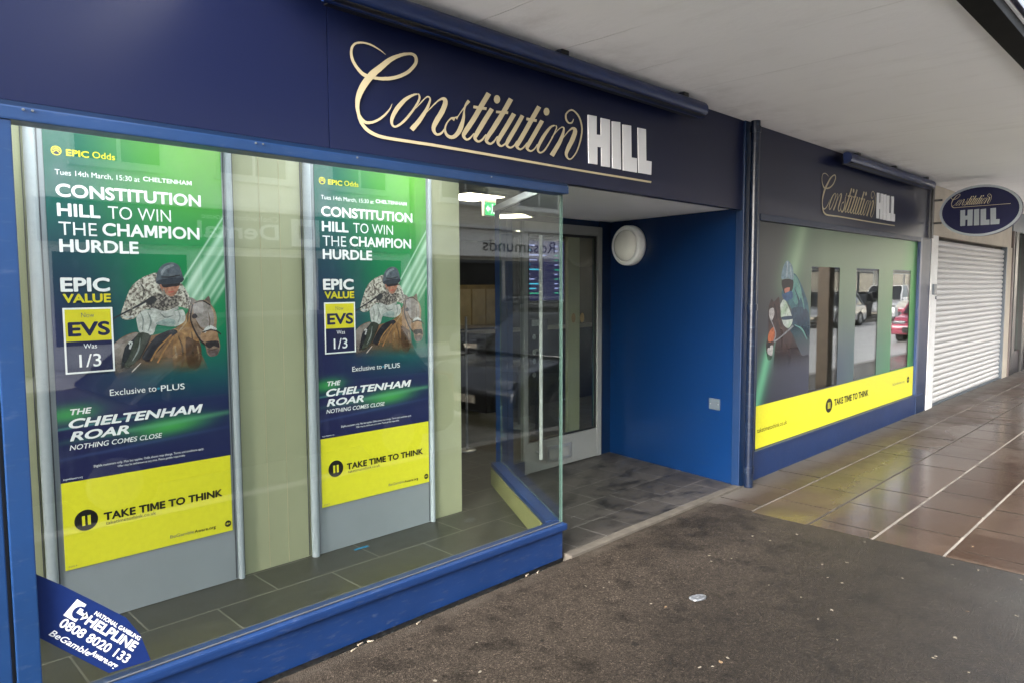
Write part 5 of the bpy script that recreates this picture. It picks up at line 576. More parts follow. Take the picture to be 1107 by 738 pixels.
# display behind the glass: cream partition, two grey boards between round posts, two posters
pt = thing('display_partition', (1.2, 1.1, .03), 'pale green display wall standing behind the two posters', 'partition')
MB().box(-.98, 3.335, 1.072, 1.17, .031, 2.655, 'cream_panel', .003).build('panel', pt)
sm = MB()
for x in (1.86, 1.98): sm.box(x, x + .0015, 1.0705, 1.0722, .04, 2.65, 'gold_vinyl')
sm.build('seam', pt)
def display_board(x0):
    t = thing('display_board', (x0 + .4, 1.05, .03), 'x', 'display board', 'grey display boards in the window')
    MB().box(x0 - .035, x0 + .835, 1.050, 1.071, .032, 2.64, 'board_grey', .002).build('board', t)
    for xa, r in ((x0 - .052, .024), (x0 + .852, .017)):
        p = MB().tube((xa, 1.046, .0315), (xa, 1.046, 2.64), r, 'post_grey', 24).build('post', t)
        g = MB(); sgn = 1 if xa < x0 else -1
        g.box(xa + sgn * .026, xa + sgn * .031, 1.0475, 1.0495, .04, 2.63, 'groove_dark'); g.box(xa - sgn * .028, xa - sgn * .031, 1.0665, 1.0705, .04, 2.63, 'groove_dark')
        g.build('slot', p)
    return t
db1 = display_board(.828); db1['label'] = 'grey display board nearest the left window frame'
db2 = copy_tree(db1); db2.location.x += 1.366; db2['label'] = 'grey display board nearer the shop entrance'

def make_poster():
    t = thing('poster', (.828, 1.045, 0.), 'tall race poster nearest the left window frame', 'poster', 'race posters in the window')
    X = .828; T = lambda u, v, d: (X + u, 1.0455 - d, v)
    W = .812
    sheet = MB()
    sheet.box(X, X + W, 1.0455, 1.0495, .74, 2.43, 'poster_print')
    sheet = sheet.build('printed_sheet', t)
    art = MB()
    for k, (m, pts) in enumerate(POSTER_ART):
        pts = [(min(max(a, .004), W - .004), b) for a, b in pts]
        if len(pts) < 17: pts = smooth(pts)
        art.poly(pts, T, .0006 + .00005 * k, 'i_' + m)
    art.build('horse_and_jockey', sheet)
    hd = MB()
    hd.text('Tues 14th March, 15:30 at', .042, .405, 2.174, .024, T, .001, 'white_ink'); hd.text('CHELTENHAM', .421, .655, 2.181, .022, T, .001, 'white_ink', .022)
    hd.build('date_line', sheet); hd = MB()
    hd.text('CONSTITUTION', .041, .700, 2.074, .060, T, .001, 'white_ink', .030)
    hd.text('HILL', .043, .222, 1.985, .060, T, .001, 'white_ink', .030); hd.text('TO WIN', .256, .546, 1.986, .060, T, .001, 'white_ink', -.004)
    hd.text('THE', .046, .204, 1.899, .061, T, .001, 'white_ink', -.004); hd.text('CHAMPION', .230, .684, 1.903, .061, T, .001, 'white_ink', .026)
    hd.text('HURDLE', .045, .386, 1.820, .060, T, .001, 'white_ink', .028)
    hd.build('headline', sheet)
    lg = MB()
    lg.text('EPIC', .091, .186, 2.264, .030, T, .001, 'odds_yellow', .028); lg.text('Odds', .200, .298, 2.267, .030, T, .001, 'odds_yellow', .006)
    circ = lambda cx, cz, r, n=28: [(cx + r * math.cos(6.2832 * k / n), cz + r * math.sin(6.2832 * k / n)) for k in range(n)]
    lg.poly(circ(.052, 2.282, .0215), T, .001, 'odds_yellow'); lg.poly(circ(.052, 2.282, .0165), T, .0014, 'navy_ink')
    for dz in (.002, -.008): lg.poly([(.038, 2.279 + dz), (.052, 2.290 + dz), (.066, 2.279 + dz), (.066, 2.284 + dz), (.052, 2.296 + dz), (.038, 2.284 + dz)], T, .0018, 'odds_yellow')
    lg.build('odds_emblem', sheet)
    bx = MB()
    bx.text('EPIC', .040, .248, 1.636, .066, T, .0046, 'white_ink', .034); bx.text('VALUE', .047, .250, 1.584, .042, T, .0046, 'odds_yellow', .032)
    x0, x1, za, zb, zs = .043, .254, 1.252, 1.561, 1.404; e = .008
    bx.poly([(x0, za), (x1, za), (x1, zb), (x0, zb)], T, .0042, 'white_ink'); bx.poly([(x0 + e, za + e), (x1 - e, za + e), (x1 - e, zs), (x0 + e, zs)], T, .0044, 'navy_ink'); bx.poly([(x0 + e, zs), (x1 - e, zs), (x1 - e, zb - e), (x0 + e, zb - e)], T, .0044, 'odds_yellow')
    bx.text('Now', .119, .174, 1.514, .023, T, .0046, 'grey_ink'); bx.text('EVS', .061, .240, 1.427, .067, T, .0046, 'navy_ink', .034); bx.text('Was', .123, .180, 1.368, .023, T, .0046, 'white_ink'); bx.text('1/3', .102, .195, 1.281, .060, T, .0046, 'white_ink', .006)
    bx.build('odds_box', sheet)
    sl = MB()
    sl.text('Exclusive to', .226, .440, 1.132, .030, T, .0046, 'white_ink'); sl.text('PLUS', .462, .580, 1.129, .030, T, .0046, 'white_ink', .004); sl.poly([(.444, 1.140), (.458, 1.140), (.458, 1.150), (.444, 1.150)], T, .0046, 'cyan_ink')
    sl.build('offer_line', sheet); sl = MB()
    sl.text('THE', .054, .145, 1.058, .028, T, .001, 'white_ink', .026, .22); sl.text('CHELTENHAM', .048, .668, .994, .045, T, .001, 'white_ink', .032, .24)
    sl.text('ROAR', .047, .306, .934, .044, T, .001, 'white_ink', .032, .24); sl.text('NOTHING COMES CLOSE', .044, .460, .891, .024, T, .001, 'white_ink', .008, .2)
    sl.build('slogan', sheet); sl = MB()
    sl.text('Eligible customers only. Max bet applies. Odds shown may change. Terms and conditions apply.', .142, .668, .793, .011, T, .001, 'white_ink'); sl.text('Offer may be withdrawn at any time. Please gamble responsibly.', .246, .570, .775, .010, T, .001, 'white_ink')
    sl.build('small_print', sheet); sl = MB()
    sl.text('begambleaware.org', .012, .092, .752, .009, T, .001, 'white_ink')
    sl.build('web_address', sheet)
    yb = MB().box(X + .002, X + W - .004, 1.0445, 1.0485, .318, .739, 'yellow_ink').build('yellow_banner', t)
    TY = lambda u, v, d: (X + u, 1.0445 - d, v)
    ic = MB()
    ic.poly(circ(.098, .543, .051, 36), TY, .0010, 'black_ink')
    for a in (.080, .104): ic.poly([(a, .518), (a + .013, .518), (a + .013, .565), (a, .565)], TY, .0014, 'yellow_ink')
    ic.build('pause_symbol', yb); ic = MB()
    ic.poly(circ(.783, .361, .018), TY, .0010, 'black_ink'); ic.text('18+', .770, .796, .356, .011, TY, .0014, 'yellow_ink', .01)
    ic.build('age_symbol', yb)
    tt = MB()
    tt.text('TAKE TIME TO THINK', .176, .756, .521, .040, TY, .001, 'black_ink', .040); tt.build('banner_slogan', yb); tt = MB(); tt.text('taketimetothink.co.uk', .182, .414, .499, .017, TY, .001, 'black_ink')
    tt.build('web_address', yb); tt = MB()
    tt.text('2023', .012, .050, .330, .007, TY, .001, 'grey_ink'); tt.build('print_date', yb); tt = MB()
    tt.text('BeGamble', .478, .600, .354, .017, TY, .001, 'grey_ink', .004); tt.text('Aware.org', .602, .715, .352, .017, TY, .001, 'black_ink', .02)
    tt.build('charity_name', yb)
    return t
po1 = make_poster(); po2 = copy_tree(po1); po2.location.x = 2.190; po2.scale.x = 1.02; po2['label'] = 'tall race poster nearer the shop entrance'
# helpline sticker across the lower left corner of the glass
def sticker():
    t = thing('helpline_sticker', (.52, .0225, .25), 'dark blue helpline sticker across the lower left corner of the window', 'sticker')
    T = front(.0225)
    rim = [(.519, .690), (.589, .632), (.690, .540), (.792, .444), (.838, .362), (.870, .250), (.727, .257), (.519, .466)]
    MB().cut(rim, T, -.0008, .0008, 'sticker_blue').build('sheet', t)
    a = math.atan2(.344 - .494, .829 - .685)
    def TR(ox, oz):
        return lambda u, v, d: (ox + u * math.cos(a) - v * math.sin(a), .0225 - d, oz + u * math.sin(a) + v * math.cos(a))
    w = MB(); D = .0014
    w.text('NATIONAL GAMBLING', 0, .206, 0, .014, TR(.688, .491), D, 'white_ink', .020); w.text('HELPLINE', 0, .222, 0, .034, TR(.655, .468), D, 'white_ink', .036)
    w.text('0808 8020 133', 0, .300, 0, .031, TR(.576, .488), D, 'white_ink', .022); w.text('BeGamble', 0, .168, 0, .020, TR(.547, .466), D, 'white_ink', .010, .2); w.text('Aware.org', 0, .118, 0, .020, TR(.667, .350), D, 'white_ink', .022, .2)
    w.build('lettering', t)
    e = MB(); T2 = TR(.594, .520)
    e.poly([(.0, .0), (.052, .0), (.052, .018), (.040, .018), (.040, .062), (.0, .062)], T2, D, 'white_ink')
    e.poly([(.012 + .026 + .022 * math.cos(k * .35 + .9), .030 + .022 * math.sin(k * .35 + .9)) for k in range(15)], T2, D + .0005, 'sticker_blue')
    e.poly([(.030, .026), (.066, .026), (.066, .036), (.045, .036), (.045, .044), (.030, .044)], T2, D + .001, 'white_ink'); e.poly([(.058, .012), (.078, .030), (.058, .044)], T2, D + .001, 'white_ink')
    e.build('emblem', t)
sticker()
tag(MB().box(2.36, 2.46, .955, .975, .0312, .0325, 'cyan_tape').build('tape_scrap'), 'small scrap of cyan tape on the slate floor before the right poster', 'tape')

# ------------------------------------------------------------------ fascia signs
def logo(mb_s, mb_b, T, d, script='gold_vinyl', block='white_vinyl', fs=None, fb=None):
    fs = fs or (lambda p: p); fb = fb or fs
    for k, (L, Rr) in enumerate(LOGO_STROKES):
        mb_s.ribbon([fs(p) for p in L], [fs(p) for p in Rr], T, d + .0001 * k, d + .0001 * k + .0012, script)
    for p in LOGO_DOTS: mb_s.poly([fs(q) for q in p], T, d + .001, script)
    for p in LOGO_BLOCK: mb_b.cut([fb(q) for q in p], T, d - .004, d + .002, block)
f1 = thing('fascia_sign', (2.5, 0, 2.255), 'long navy fascia sign board with large gold script above the display window', 'shop sign')
MB().box(-6., 1.674, .004, .06, 2.2545, 2.955, 'navy_panel', .0015).box(1.677, 5.405, .004, .06, 2.2545, 2.955, 'navy_panel', .0015).box(1.674, 1.677, .012, .05, 2.26, 2.95, 'groove_dark').build('board', f1)
a, b = MB(), MB(); logo(a, b, front(0.004), .006); a.build('script_lettering', f1); b.build('block_lettering', f1)
f2 = thing('fascia_sign', (8, 0, 2.245), 'dark fascia sign board over the printed right-hand shop window', 'shop sign')
MB().box(5.56, 10.36, .004, .06, 2.2485, 2.955, 'navy_panel', .0015).build('board', f2)
kx = (9.055 - 6.935) / (4.113 - 1.784)
m2 = lambda p: (6.935 + (p[0] - 1.784) * kx, 2.320 + (p[1] - 2.331) * .965)
a, b = MB(), MB(); logo(a, b, front(0.004), .006, fs=m2); a.build('script_lettering', f2); b.build('block_lettering', f2)
def trough(x0, x1, label):
    t = thing('strip_light', ((x0 + x1) / 2, -.1, 2.89), label, 'light fitting', 'strip lights over the fascias')
    prof = []
    for k in range(13):
        an = math.radians(-35 + k * 20); prof.append((-.105 + .055 * math.sin(an) * -1, 2.878 + .055 * math.cos(an)))
    n = len(prof); vs = [(x0, y, z) for y, z in prof] + [(x1, y, z) for y, z in prof]
    m = MB().raw(vs, [[k, k + 1, n + k + 1, n + k] for k in range(n - 1)] + [[0, n, 2 * n - 1, n - 1]], 'trough_blue', True).raw(vs, [list(range(n)), list(range(n, 2 * n))[::-1]], 'trough_blue')
    m.build('housing', t)
    MB().box(x0 + .03, x1 - .03, -.155, -.052, 2.826, 2.8325, 'black_paint').build('louvre', t)
    for f in (.10, .5, .92):
        x = x0 + (x1 - x0) * f
        MB().box(x - .03, x + .03, -.13, .003, 2.928, 2.954, 'black_paint', .004).tube((x - .02, -.105, 2.93), (x - .02, -.105, 2.951), .022, 'dark_pipe', 12).build('bracket', t)
trough(1.60, 4.57, 'blue strip light trough above the large gold script sign'); trough(7.25, 10.02, 'dark strip light trough above the smaller right-hand sign')

# ------------------------------------------------------------------ entrance: side wall, lamp, plate, door
ew = thing('entrance_wall', (5.6, .8, 0), 'glossy deep blue side wall of the shop entrance', 'wall')
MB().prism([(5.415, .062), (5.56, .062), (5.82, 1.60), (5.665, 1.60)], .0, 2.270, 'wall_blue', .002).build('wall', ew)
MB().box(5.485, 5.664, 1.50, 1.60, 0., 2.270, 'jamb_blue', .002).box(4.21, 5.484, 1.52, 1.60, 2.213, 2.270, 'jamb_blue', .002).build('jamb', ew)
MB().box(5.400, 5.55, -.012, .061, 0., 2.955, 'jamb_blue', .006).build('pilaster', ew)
wn = Vector((-1.538, .25, 0)).normalized()      # wall face normal into the entrance
wt = Vector((.1605, .987, 0))
def TW(px, py):                                   # plane on the entrance side wall
    return lambda u, v, d: (px + wt.x * u + wn.x * d, py + wt.y * u + wn.y * d, v)
yl = 1.22; xl = 5.415 + (yl - .062) * .1626
lt = thing('bulkhead_light', (xl, yl, 2.03), 'round white bulkhead light on the blue entrance wall', 'wall light')
TL = lambda u, v, d: TW(xl, yl)(u, 2.03 + v, d)
MB().lathe([(.0, .002), (.185, .002), (.188, .02), (.186, .075), (.176, .090), (.150, .094), (.146, .088)], TL, 'white_plastic', 48).build('rim', lt)
MB().lathe([(.1455, .086), (.14, .098), (.115, .116), (.08, .128), (.04, .134), (.0001, .136)], TL, 'opal', 48).build('diffuser', lt)
yp = .24; xp = 5.415 + (yp - .062) * .1626
pl = thing('wall_plate', (xp, yp, .66), 'small grey blank plate low on the blue entrance wall', 'plate'); TP = TW(xp, yp)
mb = MB(); vs = [TP(u, .66 + v, d) for d in (.001, .009) for u, v in ((-.055, -.046), (.055, -.046), (.055, .046), (-.055, .046))]
mb.raw(vs, [[0, 1, 2, 3], [4, 5, 6, 7], [0, 1, 5, 4], [1, 2, 6, 5], [2, 3, 7, 6], [3, 0, 4, 7]], 'plate_grey'); mb.build('cover', pl)
for u in (-.04, .04): MB().lathe([(.0, .0115), (.005, .0112), (.006, .0092)], (lambda uu: lambda a, b, d: TP(uu + a, .66 + b, d))(u), 'tin', 10).build('screw', pl)
dr = thing('glass_door', (4.94, 1.5, 0), 'aluminium framed glass entrance door with a tall pull handle', 'door')
fr = MB().box(4.405, 4.455, 1.475, 1.525, .016, 2.21, 'aluminium_white', .004).box(5.415, 5.482, 1.475, 1.525, .016, 2.21, 'aluminium_white', .004).box(4.456, 5.414, 1.475, 1.525, 2.125, 2.21, 'aluminium_white', .004).box(4.456, 5.414, 1.478, 1.522, .02, .29, 'aluminium_white', .004)
fr.build('frame', dr)
MB().box(4.456, 4.485, 1.49, 1.51, .291, 2.124, 'black_paint').box(5.386, 5.414, 1.49, 1.51, .291, 2.124, 'black_paint').box(4.486, 5.385, 1.49, 1.51, 2.10, 2.124, 'black_paint').box(4.486, 5.385, 1.49, 1.51, .291, .305, 'black_paint').build('gasket', dr)
pane(Vector((4.486, 1.50)), Vector((5.385, 1.50)), .3055, 2.0995, .01, 'pane', dr)
hb = MB().tube((4.56, 1.425, .14), (4.56, 1.425, 2.09), .016, 'white_plastic', 16)
for z in (.20, 1.1, 2.05): hb.tube((4.56, 1.425, z), (4.56, 1.476 if z < .3 else 1.494, z), .009, 'aluminium', 10)
hb.build('pull_handle', dr)
MB().box(4.70, 5.03, 1.471, 1.4775, .075, .215, 'aluminium', .003).box(4.73, 5.0, 1.4695, 1.4707, .10, .19, 'aluminium_white').build('letter_plate', dr)
for k in range(2):
    mb = MB(); T = front(1.494)
    c = [(5.08 + k * .125 + .03 * math.cos(q * .45), 1.36 + .045 * math.sin(q * .45)) for q in range(14)]
    mb.poly(c, T, .001, 'wood_tan'); mb.build('manifestation_dot', dr)
sd = thing('side_light', (4.3, 1.5, 0), 'narrow fixed glass panel between blue mullion and aluminium door', 'glass panel')
pane(Vector((4.207, 1.50)), Vector((4.403, 1.50)), .14, 2.21, .01, 'pane', sd); MB().box(4.207, 4.403, 1.47, 1.53, .016, .139, 'jamb_blue', .003).build('sill', sd)

# ------------------------------------------------------------------ drain pipe between the shop fronts
dp = thing('drainpipe', (5.47, -.075, 0), 'dark worn drainpipe on the pilaster between the two shop fronts', 'drainpipe')
MB().tube((5.468, -.062, .0), (5.468, -.062, 2.953), .036, 'dark_pipe', 24).build('pipe', dp)
for z in (.12, 1.45, 2.86): MB().tube((5.468, -.062, z), (5.468, -.062, z + .05), .042, 'dark_pipe', 24).build('collar', dp)

# ------------------------------------------------------------------ RIGHT SHOP FRONT
rs = thing('shop_window', (7.9, 0, 0), 'right-hand shop window covered by a printed green and yellow vinyl', 'shop window')
MB().box(5.56, 10.36, .004, .10, -.02, .232, 'riser_blue', .004).box(5.56, 10.36, -.012, .08, .2325, .252, 'riser_blue', .005).build('stall_riser', rs)
MB().box(5.56, 5.695, -.004, .09, .2525, 2.2475, 'jamb_blue', .004).box(10.04, 10.11, -.012, .09, .2525, 2.2475, 'frame_blue', .004).box(10.115, 10.52, -.004, .09, -.02, 2.2475, 'jamb_blue', .004).box(10.362, 10.60, .004, .09, 2.248, 2.955, 'jamb_blue', .003).build('frame_post', rs)
MB().box(5.695, 10.04, -.010, .08, 2.192, 2.2475, 'jamb_blue', .005).build('top_rail', rs)
pane(Vector((5.697, .030)), Vector((10.038, .030)), .2525, 2.1915, .012, 'window_glass', rs)
# vinyl on the street face of the pane, with three see-through slots
T = front(.0235); vx = [5.70, 6.82, 7.515, 7.975, 8.66, 9.14, 9.79, 10.035]; vz = [.256, .628, .640, 1.828, 2.188]
gv = MB()
for i in range(7):
    for j in range(1, 4):
        if i in (1, 3, 5) and j == 2: continue
        gv.poly([(vx[i], vz[j]), (vx[i + 1], vz[j]), (vx[i + 1], vz[j + 1]), (vx[i], vz[j + 1])], T, .001, 'vinyl_print')
gv = gv.build('window_vinyl', rs)
ar = MB()
for k, (m, pts) in enumerate(VINYL_ART):
    pts = [(min(max(q[0], 5.702), 6.818), max(min(q[1], 2.186), .629)) for q in pts]
    if len(pts) < 17: pts = smooth(pts)
    ar.poly(pts, T, .0013 + .00006 * k, 'v_' + m)
ar.build('horse_and_jockey', gv)
yb = MB().poly([(vx[0], vz[0]), (vx[-1], vz[0]), (vx[-1], vz[1]), (vx[0], vz[1])], T, .0022, 'yellow_ink').build('yellow_banner', rs)
mb = MB()
circ = lambda cx, cz, rx, rz, n=32: [(cx + rx * math.cos(6.2832 * k / n), cz + rz * math.sin(6.2832 * k / n)) for k in range(n)]
mb.poly(circ(7.33, .445, .085, .072), T, .0030, 'black_ink')
for q in (7.30, 7.34): mb.poly([(q, .413), (q + .022, .413), (q + .022, .477), (q, .477)], T, .0034, 'yellow_ink')
mb.build('pause_symbol', yb); mb = MB()
mb.poly(circ(9.84, .470, .045, .040), T, .0030, 'black_ink'); mb.text('18+', 9.815, 9.865, .458, .024, T, .0034, 'yellow_ink', .01)
mb.build('age_symbol', yb)
MB().text('TAKE TIME TO THINK', 7.465, 8.44, .424, .070, T, .003, 'black_ink', .038).build('banner_slogan', yb)
MB().text('taketimetothink.co.uk', 5.775, 6.36, .392, .040, T, .003, 'black_ink', .004).build('web_address', yb)
mb = MB().text('BeGambleAware.org', 9.26, 9.70, .450, .030, T, .003, 'grey_ink', .004)
mb.build('charity_name', yb)
# oval hanging sign
ov = thing('hanging_sign', (10.42, -.01, 2.3), 'oval navy hanging sign with pale rim on a wall bracket above the shutter', 'hanging sign')
OC, OZ, OA, OB = -.555, 2.560, .437, .313
TO = lambda u, v, d: (10.42 - d, OC - u, OZ + v)
el = lambda ra, rb, n=56: [(ra * math.cos(6.2832 * k / n), rb * math.sin(6.2832 * k / n)) for k in range(n)]
MB().cut(el(OA - .001, OB - .001), TO, -.05, .040, 'oval_navy').poly(el(OA - .001, OB - .001), TO, -.05, 'oval_navy').build('board', ov)
o_, i_ = el(OA, OB), el(OA - .028, OB - .028); n = len(o_)
vs = [TO(*p, .042) for p in o_] + [TO(*p, .048) for p in o_] + [TO(*p, .048) for p in i_] + [TO(*p, .041) for p in i_]
fs = []
for k in range(n):
    j = (k + 1) % n
    fs += [[k, j, n + j, n + k], [n + k, n + j, 2 * n + j, 2 * n + k], [2 * n + k, 2 * n + j, 3 * n + j, 3 * n + k]]
MB().raw(vs, fs, 'post_grey').build('rim', ov)
ms = lambda p: (-.315 + (p[0] - 1.784) * .272, .052 + (p[1] - 2.331) * .40)
mbk = lambda p: (-.205 + (p[0] - 3.438) * .62, -.178 + (p[1] - 2.395) * .68)
a, b = MB(), MB(); logo(a, b, TO, .044, block='post_grey', fs=ms, fb=mbk); a.build('script_lettering', ov); b.build('block_lettering', ov)
MB().box(10.385, 10.455, -.040, -.0125, 2.25, 2.93, 'black_paint', .004).box(10.408, 10.432, -.135, -.0405, 2.715, 2.74, 'black_paint').box(10.408, 10.432, -.135, -.0405, 2.425, 2.45, 'black_paint').build('bracket', ov)

# ------------------------------------------------------------------ shuttered unit and the shop beyond
sw = thing('shuttered_shop', (12.9, 0, 0), 'cream rendered shop unit holding the white roller shutter', 'shop unit')
MB().box(10.602, 15.42, .02, .30, 2.300, 2.956, 'cream_render', .004).build('wall', sw)
MB().box(10.522, 10.80, -.010, .20, -.02, 2.2985, 'white_paint', .005).build('pier', sw)
MB().box(15.06, 15.42, .0, .20, -.02, 2.2985, 'cream_render', .005).build('pier', sw)
MB().box(10.805, 15.055, .22, .28, -.02, 2.2985, 'shop_dark').build('backing', sw)
sh = thing('roller_shutter', (12.9, .03, 0), 'closed white roller shutter with horizontal slats', 'shutter')
prof = []
ns = 30; hs = 2.235 / ns
for k in range(ns):
    z = .02 + k * hs
    for q in range(6):
        t = q / 5; prof.append((.058 - .017 * math.sin(math.pi * (t * .94 + .03)) ** .7, z + t * (hs - .010)))
    prof += [(.066, z + hs - .007), (.066, z + hs - .002)]
vs = [(10.83, y, z) for y, z in prof] + [(15.03, y, z) for y, z in prof]; n = len(prof)
MB().raw(vs, [[k, n + k, n + k + 1, k + 1] for k in range(n - 1)], 'slat_white').build('curtain', sh)
MB().box(10.803, 10.86, .002, .10, -.018, 2.298, 'white_paint', .004).build('guide_rail', sh); MB().box(15.0, 15.056, .002, .10, -.018, 2.298, 'plate_grey', .004).build('guide_rail', sh)
MB().box(10.87, 14.995, .018, .085, -.016, .018, 'plate_grey', .004).build('bottom_bar', sh)
sp_ = MB().box(10.60, 10.74, -.034, -.0105, 1.52, 1.66, 'plate_grey', .006).tube((10.67, -.034, 1.48), (10.67, -.05, 1.48), .02, 'tin', 12); tag(sp_.build('lock_box'), 'small grey lock box on the white pier left of the shutter', 'lock box')
nb = thing('neighbour_shop', (18, 0, 0), 'dark framed shop front beyond the roller shutter', 'shop front')
for x, m in ((15.425, 'door_frame_brown'), (15.62, 'black_paint'), (16.5, 'black_paint'), (17.0, 'black_paint'), (19.6, 'black_paint'), (22.4, 'black_paint'), (25.4, 'black_paint')):
    MB().box(x, x + (.10 if m == 'door_frame_brown' else .22), -.02, .14, -.02, 2.60, m, .006).build('frame_post', nb)
MB().box(15.425, 25.62, .0, .12, 2.602, 2.956, 'plate_grey', .004).build('fascia_board', nb)
for x0, x1 in ((15.842, 16.498), (17.222, 19.598), (19.822, 22.398), (22.622, 25.398)):
    f = pane(Vector((x0, .06)), Vector((x1, .06)), .42, 2.598, .012, 'pane', nb)
    MB().box(x0, x1, .01, .13, -.02, .418, 'shop_dark', .004).build('stall_riser', nb)
MB().box(15.45, 25.6, 1.6, 1.7, 0., 2.9, 'paper_tan').build('back_wall', nb)
MB().box(15.45, 25.6, .16, 1.6, 2.70, 2.75, 'shop_ceiling').build('ceiling', nb)
for k in range(5): MB().box(17.4 + k * .45, 17.7 + k * .45, .9, 1.1, .43 + .0, 1.1 + .13 * (k % 3), ('wood_tan', 'car_pink', 'paper_tan')[k % 3], .01).build('display_stack', nb)
MB().box(17.23, 25.3, .3, 1.4, .0, .428, 'wood_tan', .01).build('display_shelf', nb)

# ================================================================== SHOP INTERIOR
for k, (x, y) in enumerate(((5.35, 3.2), (6.6, 3.7), (9.4, 6.0), (5.2, 5.6), (7.6, 7.4), (7.9, 2.3))):
    t = thing('ceiling_light', (x, y, 2.64), ('square lit ceiling panel just inside the entrance', 'square lit ceiling panel over the middle of the shop', 'square lit ceiling panel far back on the right', 'square lit ceiling panel behind the exit sign', 'square lit ceiling panel at the very back', 'square lit ceiling panel behind the vinyl window')[k], 'ceiling light', 'ceiling lights in the shop')
    MB().box(x - .29, x + .29, y - .29, y + .29, 2.640, 2.659, 'white_plastic', .004).build('frame', t); MB().box(x - .26, x + .26, y - .26, y + .26, 2.634, 2.6395, 'panel_light').build('diffuser', t)
for k, x in enumerate((.9, 2.6)):  # strips out of view, added to brighten the two posters
    t = thing('ceiling_light', (x, .6, 2.64), ('unseen slim lit strip added to brighten the left poster', 'unseen slim lit strip added to brighten the right poster')[k], 'ceiling light', 'ceiling lights in the shop')
    MB().box(x - .62, x + .62, .52, .68, 2.640, 2.659, 'white_plastic', .004).build('frame', t); MB().box(x - .60, x + .60, .54, .66, 2.634, 2.6395, 'poster_fill_light').build('diffuser', t)
ex = thing('exit_sign', (5.45, 3.0, 2.42), 'small hanging green and white exit sign inside the entrance', 'exit sign')
MB().box(5.34, 5.52, 2.98, 3.02, 2.42, 2.63, 'white_plastic', .006).build('case', ex); T = front(2.979)
MB().poly([(5.35, 2.43), (5.51, 2.43), (5.51, 2.57), (5.35, 2.57)], T, .001, 'exit_green').build('face', ex)
mb = MB().poly([(5.36, 2.50), (5.40, 2.54), (5.40, 2.515), (5.43, 2.515), (5.43, 2.485), (5.40, 2.485), (5.40, 2.46)], T, .002, 'exit_white')
mb.poly([(5.46 + .012 * math.cos(k * .63), 2.545 + .012 * math.sin(k * .63)) for k in range(10)], T, .002, 'exit_white').poly([(5.45, 2.53), (5.475, 2.53), (5.48, 2.49), (5.495, 2.45), (5.48, 2.445), (5.463, 2.48), (5.45, 2.445), (5.437, 2.45), (5.452, 2.49)], T, .002, 'exit_white'); mb.build('pictogram', ex)
cp = thing('pillar', (5.63, 1.97, 0), 'cream flat pillar seen through the entrance door', 'pillar')
MB().box(5.535, 5.72, 1.95, 1.985, .031, 2.655, 'cream_panel', .004).build('shaft', cp)
nbd = thing('notice_board', (7.0, 5., .031), 'tan notice board of race pages deep inside the shop', 'notice board')
MB().box(6.35, 7.7, 5., 5.08, .031, 2.3, 'shop_dark').box(6.62, 7.5, 4.985, 4.9995, 1.05, 1.68, 'wood_tan').build('board', nbd)
mb = MB()
for k in range(3): mb.box(6.66 + k * .28, 6.91 + k * .28, 4.978, 4.984, 1.10, 1.62, 'paper_tan')
mb.build('race_pages', nbd)
for k, x in enumerate((6.82,)):
    t = thing('odds_screen', (x + .45, 3.9, 1.3), 'dim violet odds screen over the counter inside the door', 'screen')
    MB().box(x, x + .94, 3.92, 3.98, 1.42, 2.32, 'black_paint', .008).build('case', t); T = front(3.919)
    mb = MB().poly([(x + .03, 1.46), (x + .91, 1.46), (x + .91, 2.28), (x + .03, 2.28)], T, .001, 'screen_violet')
    for r in range(11):
        z = 2.20 - r * .065; q = random.uniform(.12, .5); mb.poly([(x + .08, z), (x + .08 + q, z), (x + .08 + q, z + .018), (x + .08, z + .018)], T, .002, random.choice(('screen_text', 'screen_green', 'screen_cyan'))); mb.poly([(x + .72, z), (x + .76 + .06 * random.random(), z), (x + .80, z + .018), (x + .72, z + .018)], T, .002, random.choice(('screen_text', 'screen_green')))
    mb.build('display', t)
ct = thing('service_counter', (8.2, 4.0, .031), 'dark service counter below the odds screen', 'counter')
MB().box(6.2, 9.8, 3.9, 4.5, .031, 1.02, 'shop_dark', .01).build('front', ct); MB().box(6.15, 9.85, 3.85, 4.55, 1.022, 1.06, 'black_paint', .008).build('worktop', ct)
lb = thing('leaflet_board', (5.74, 2.55, .031), 'dark navy board with white round symbols inside the door', 'board')
MB().box(5.60, 5.92, 2.58, 2.62, .6, 1.30, 'shop_navy', .004).box(5.74, 5.78, 2.59, 2.61, .031, .599, 'black_paint').build('panel', lb); T = front(2.579)
MB().poly([(5.66, 1.22), (5.80, 1.22), (5.80, 1.29), (5.66, 1.29)], T, .001, 'white_ink').build('notice', lb)
for cx, cz in ((5.70, 1.10), (5.70, .94), (5.81, .94), (5.70, .84), (5.81, .84), (5.70, .69), (5.81, .69)): MB().poly(circ(cx, cz, .03, .03, 16), T, .001, 'white_ink').build('symbol', lb)
ps = thing('shelf_post', (4.64, 2.5, .031), 'thin pale metal post standing just inside the shop', 'post')
MB().tube((4.64, 2.5, .045), (4.64, 2.5, 1.36), .012, 'aluminium', 12).build('shaft', ps); MB().lathe([(.0, .046), (.09, .045), (.10, .0315), (.0, .0313)], lambda u, v, d: (4.64 + u, 2.5 + v, d), 'aluminium', 20).build('foot', ps)
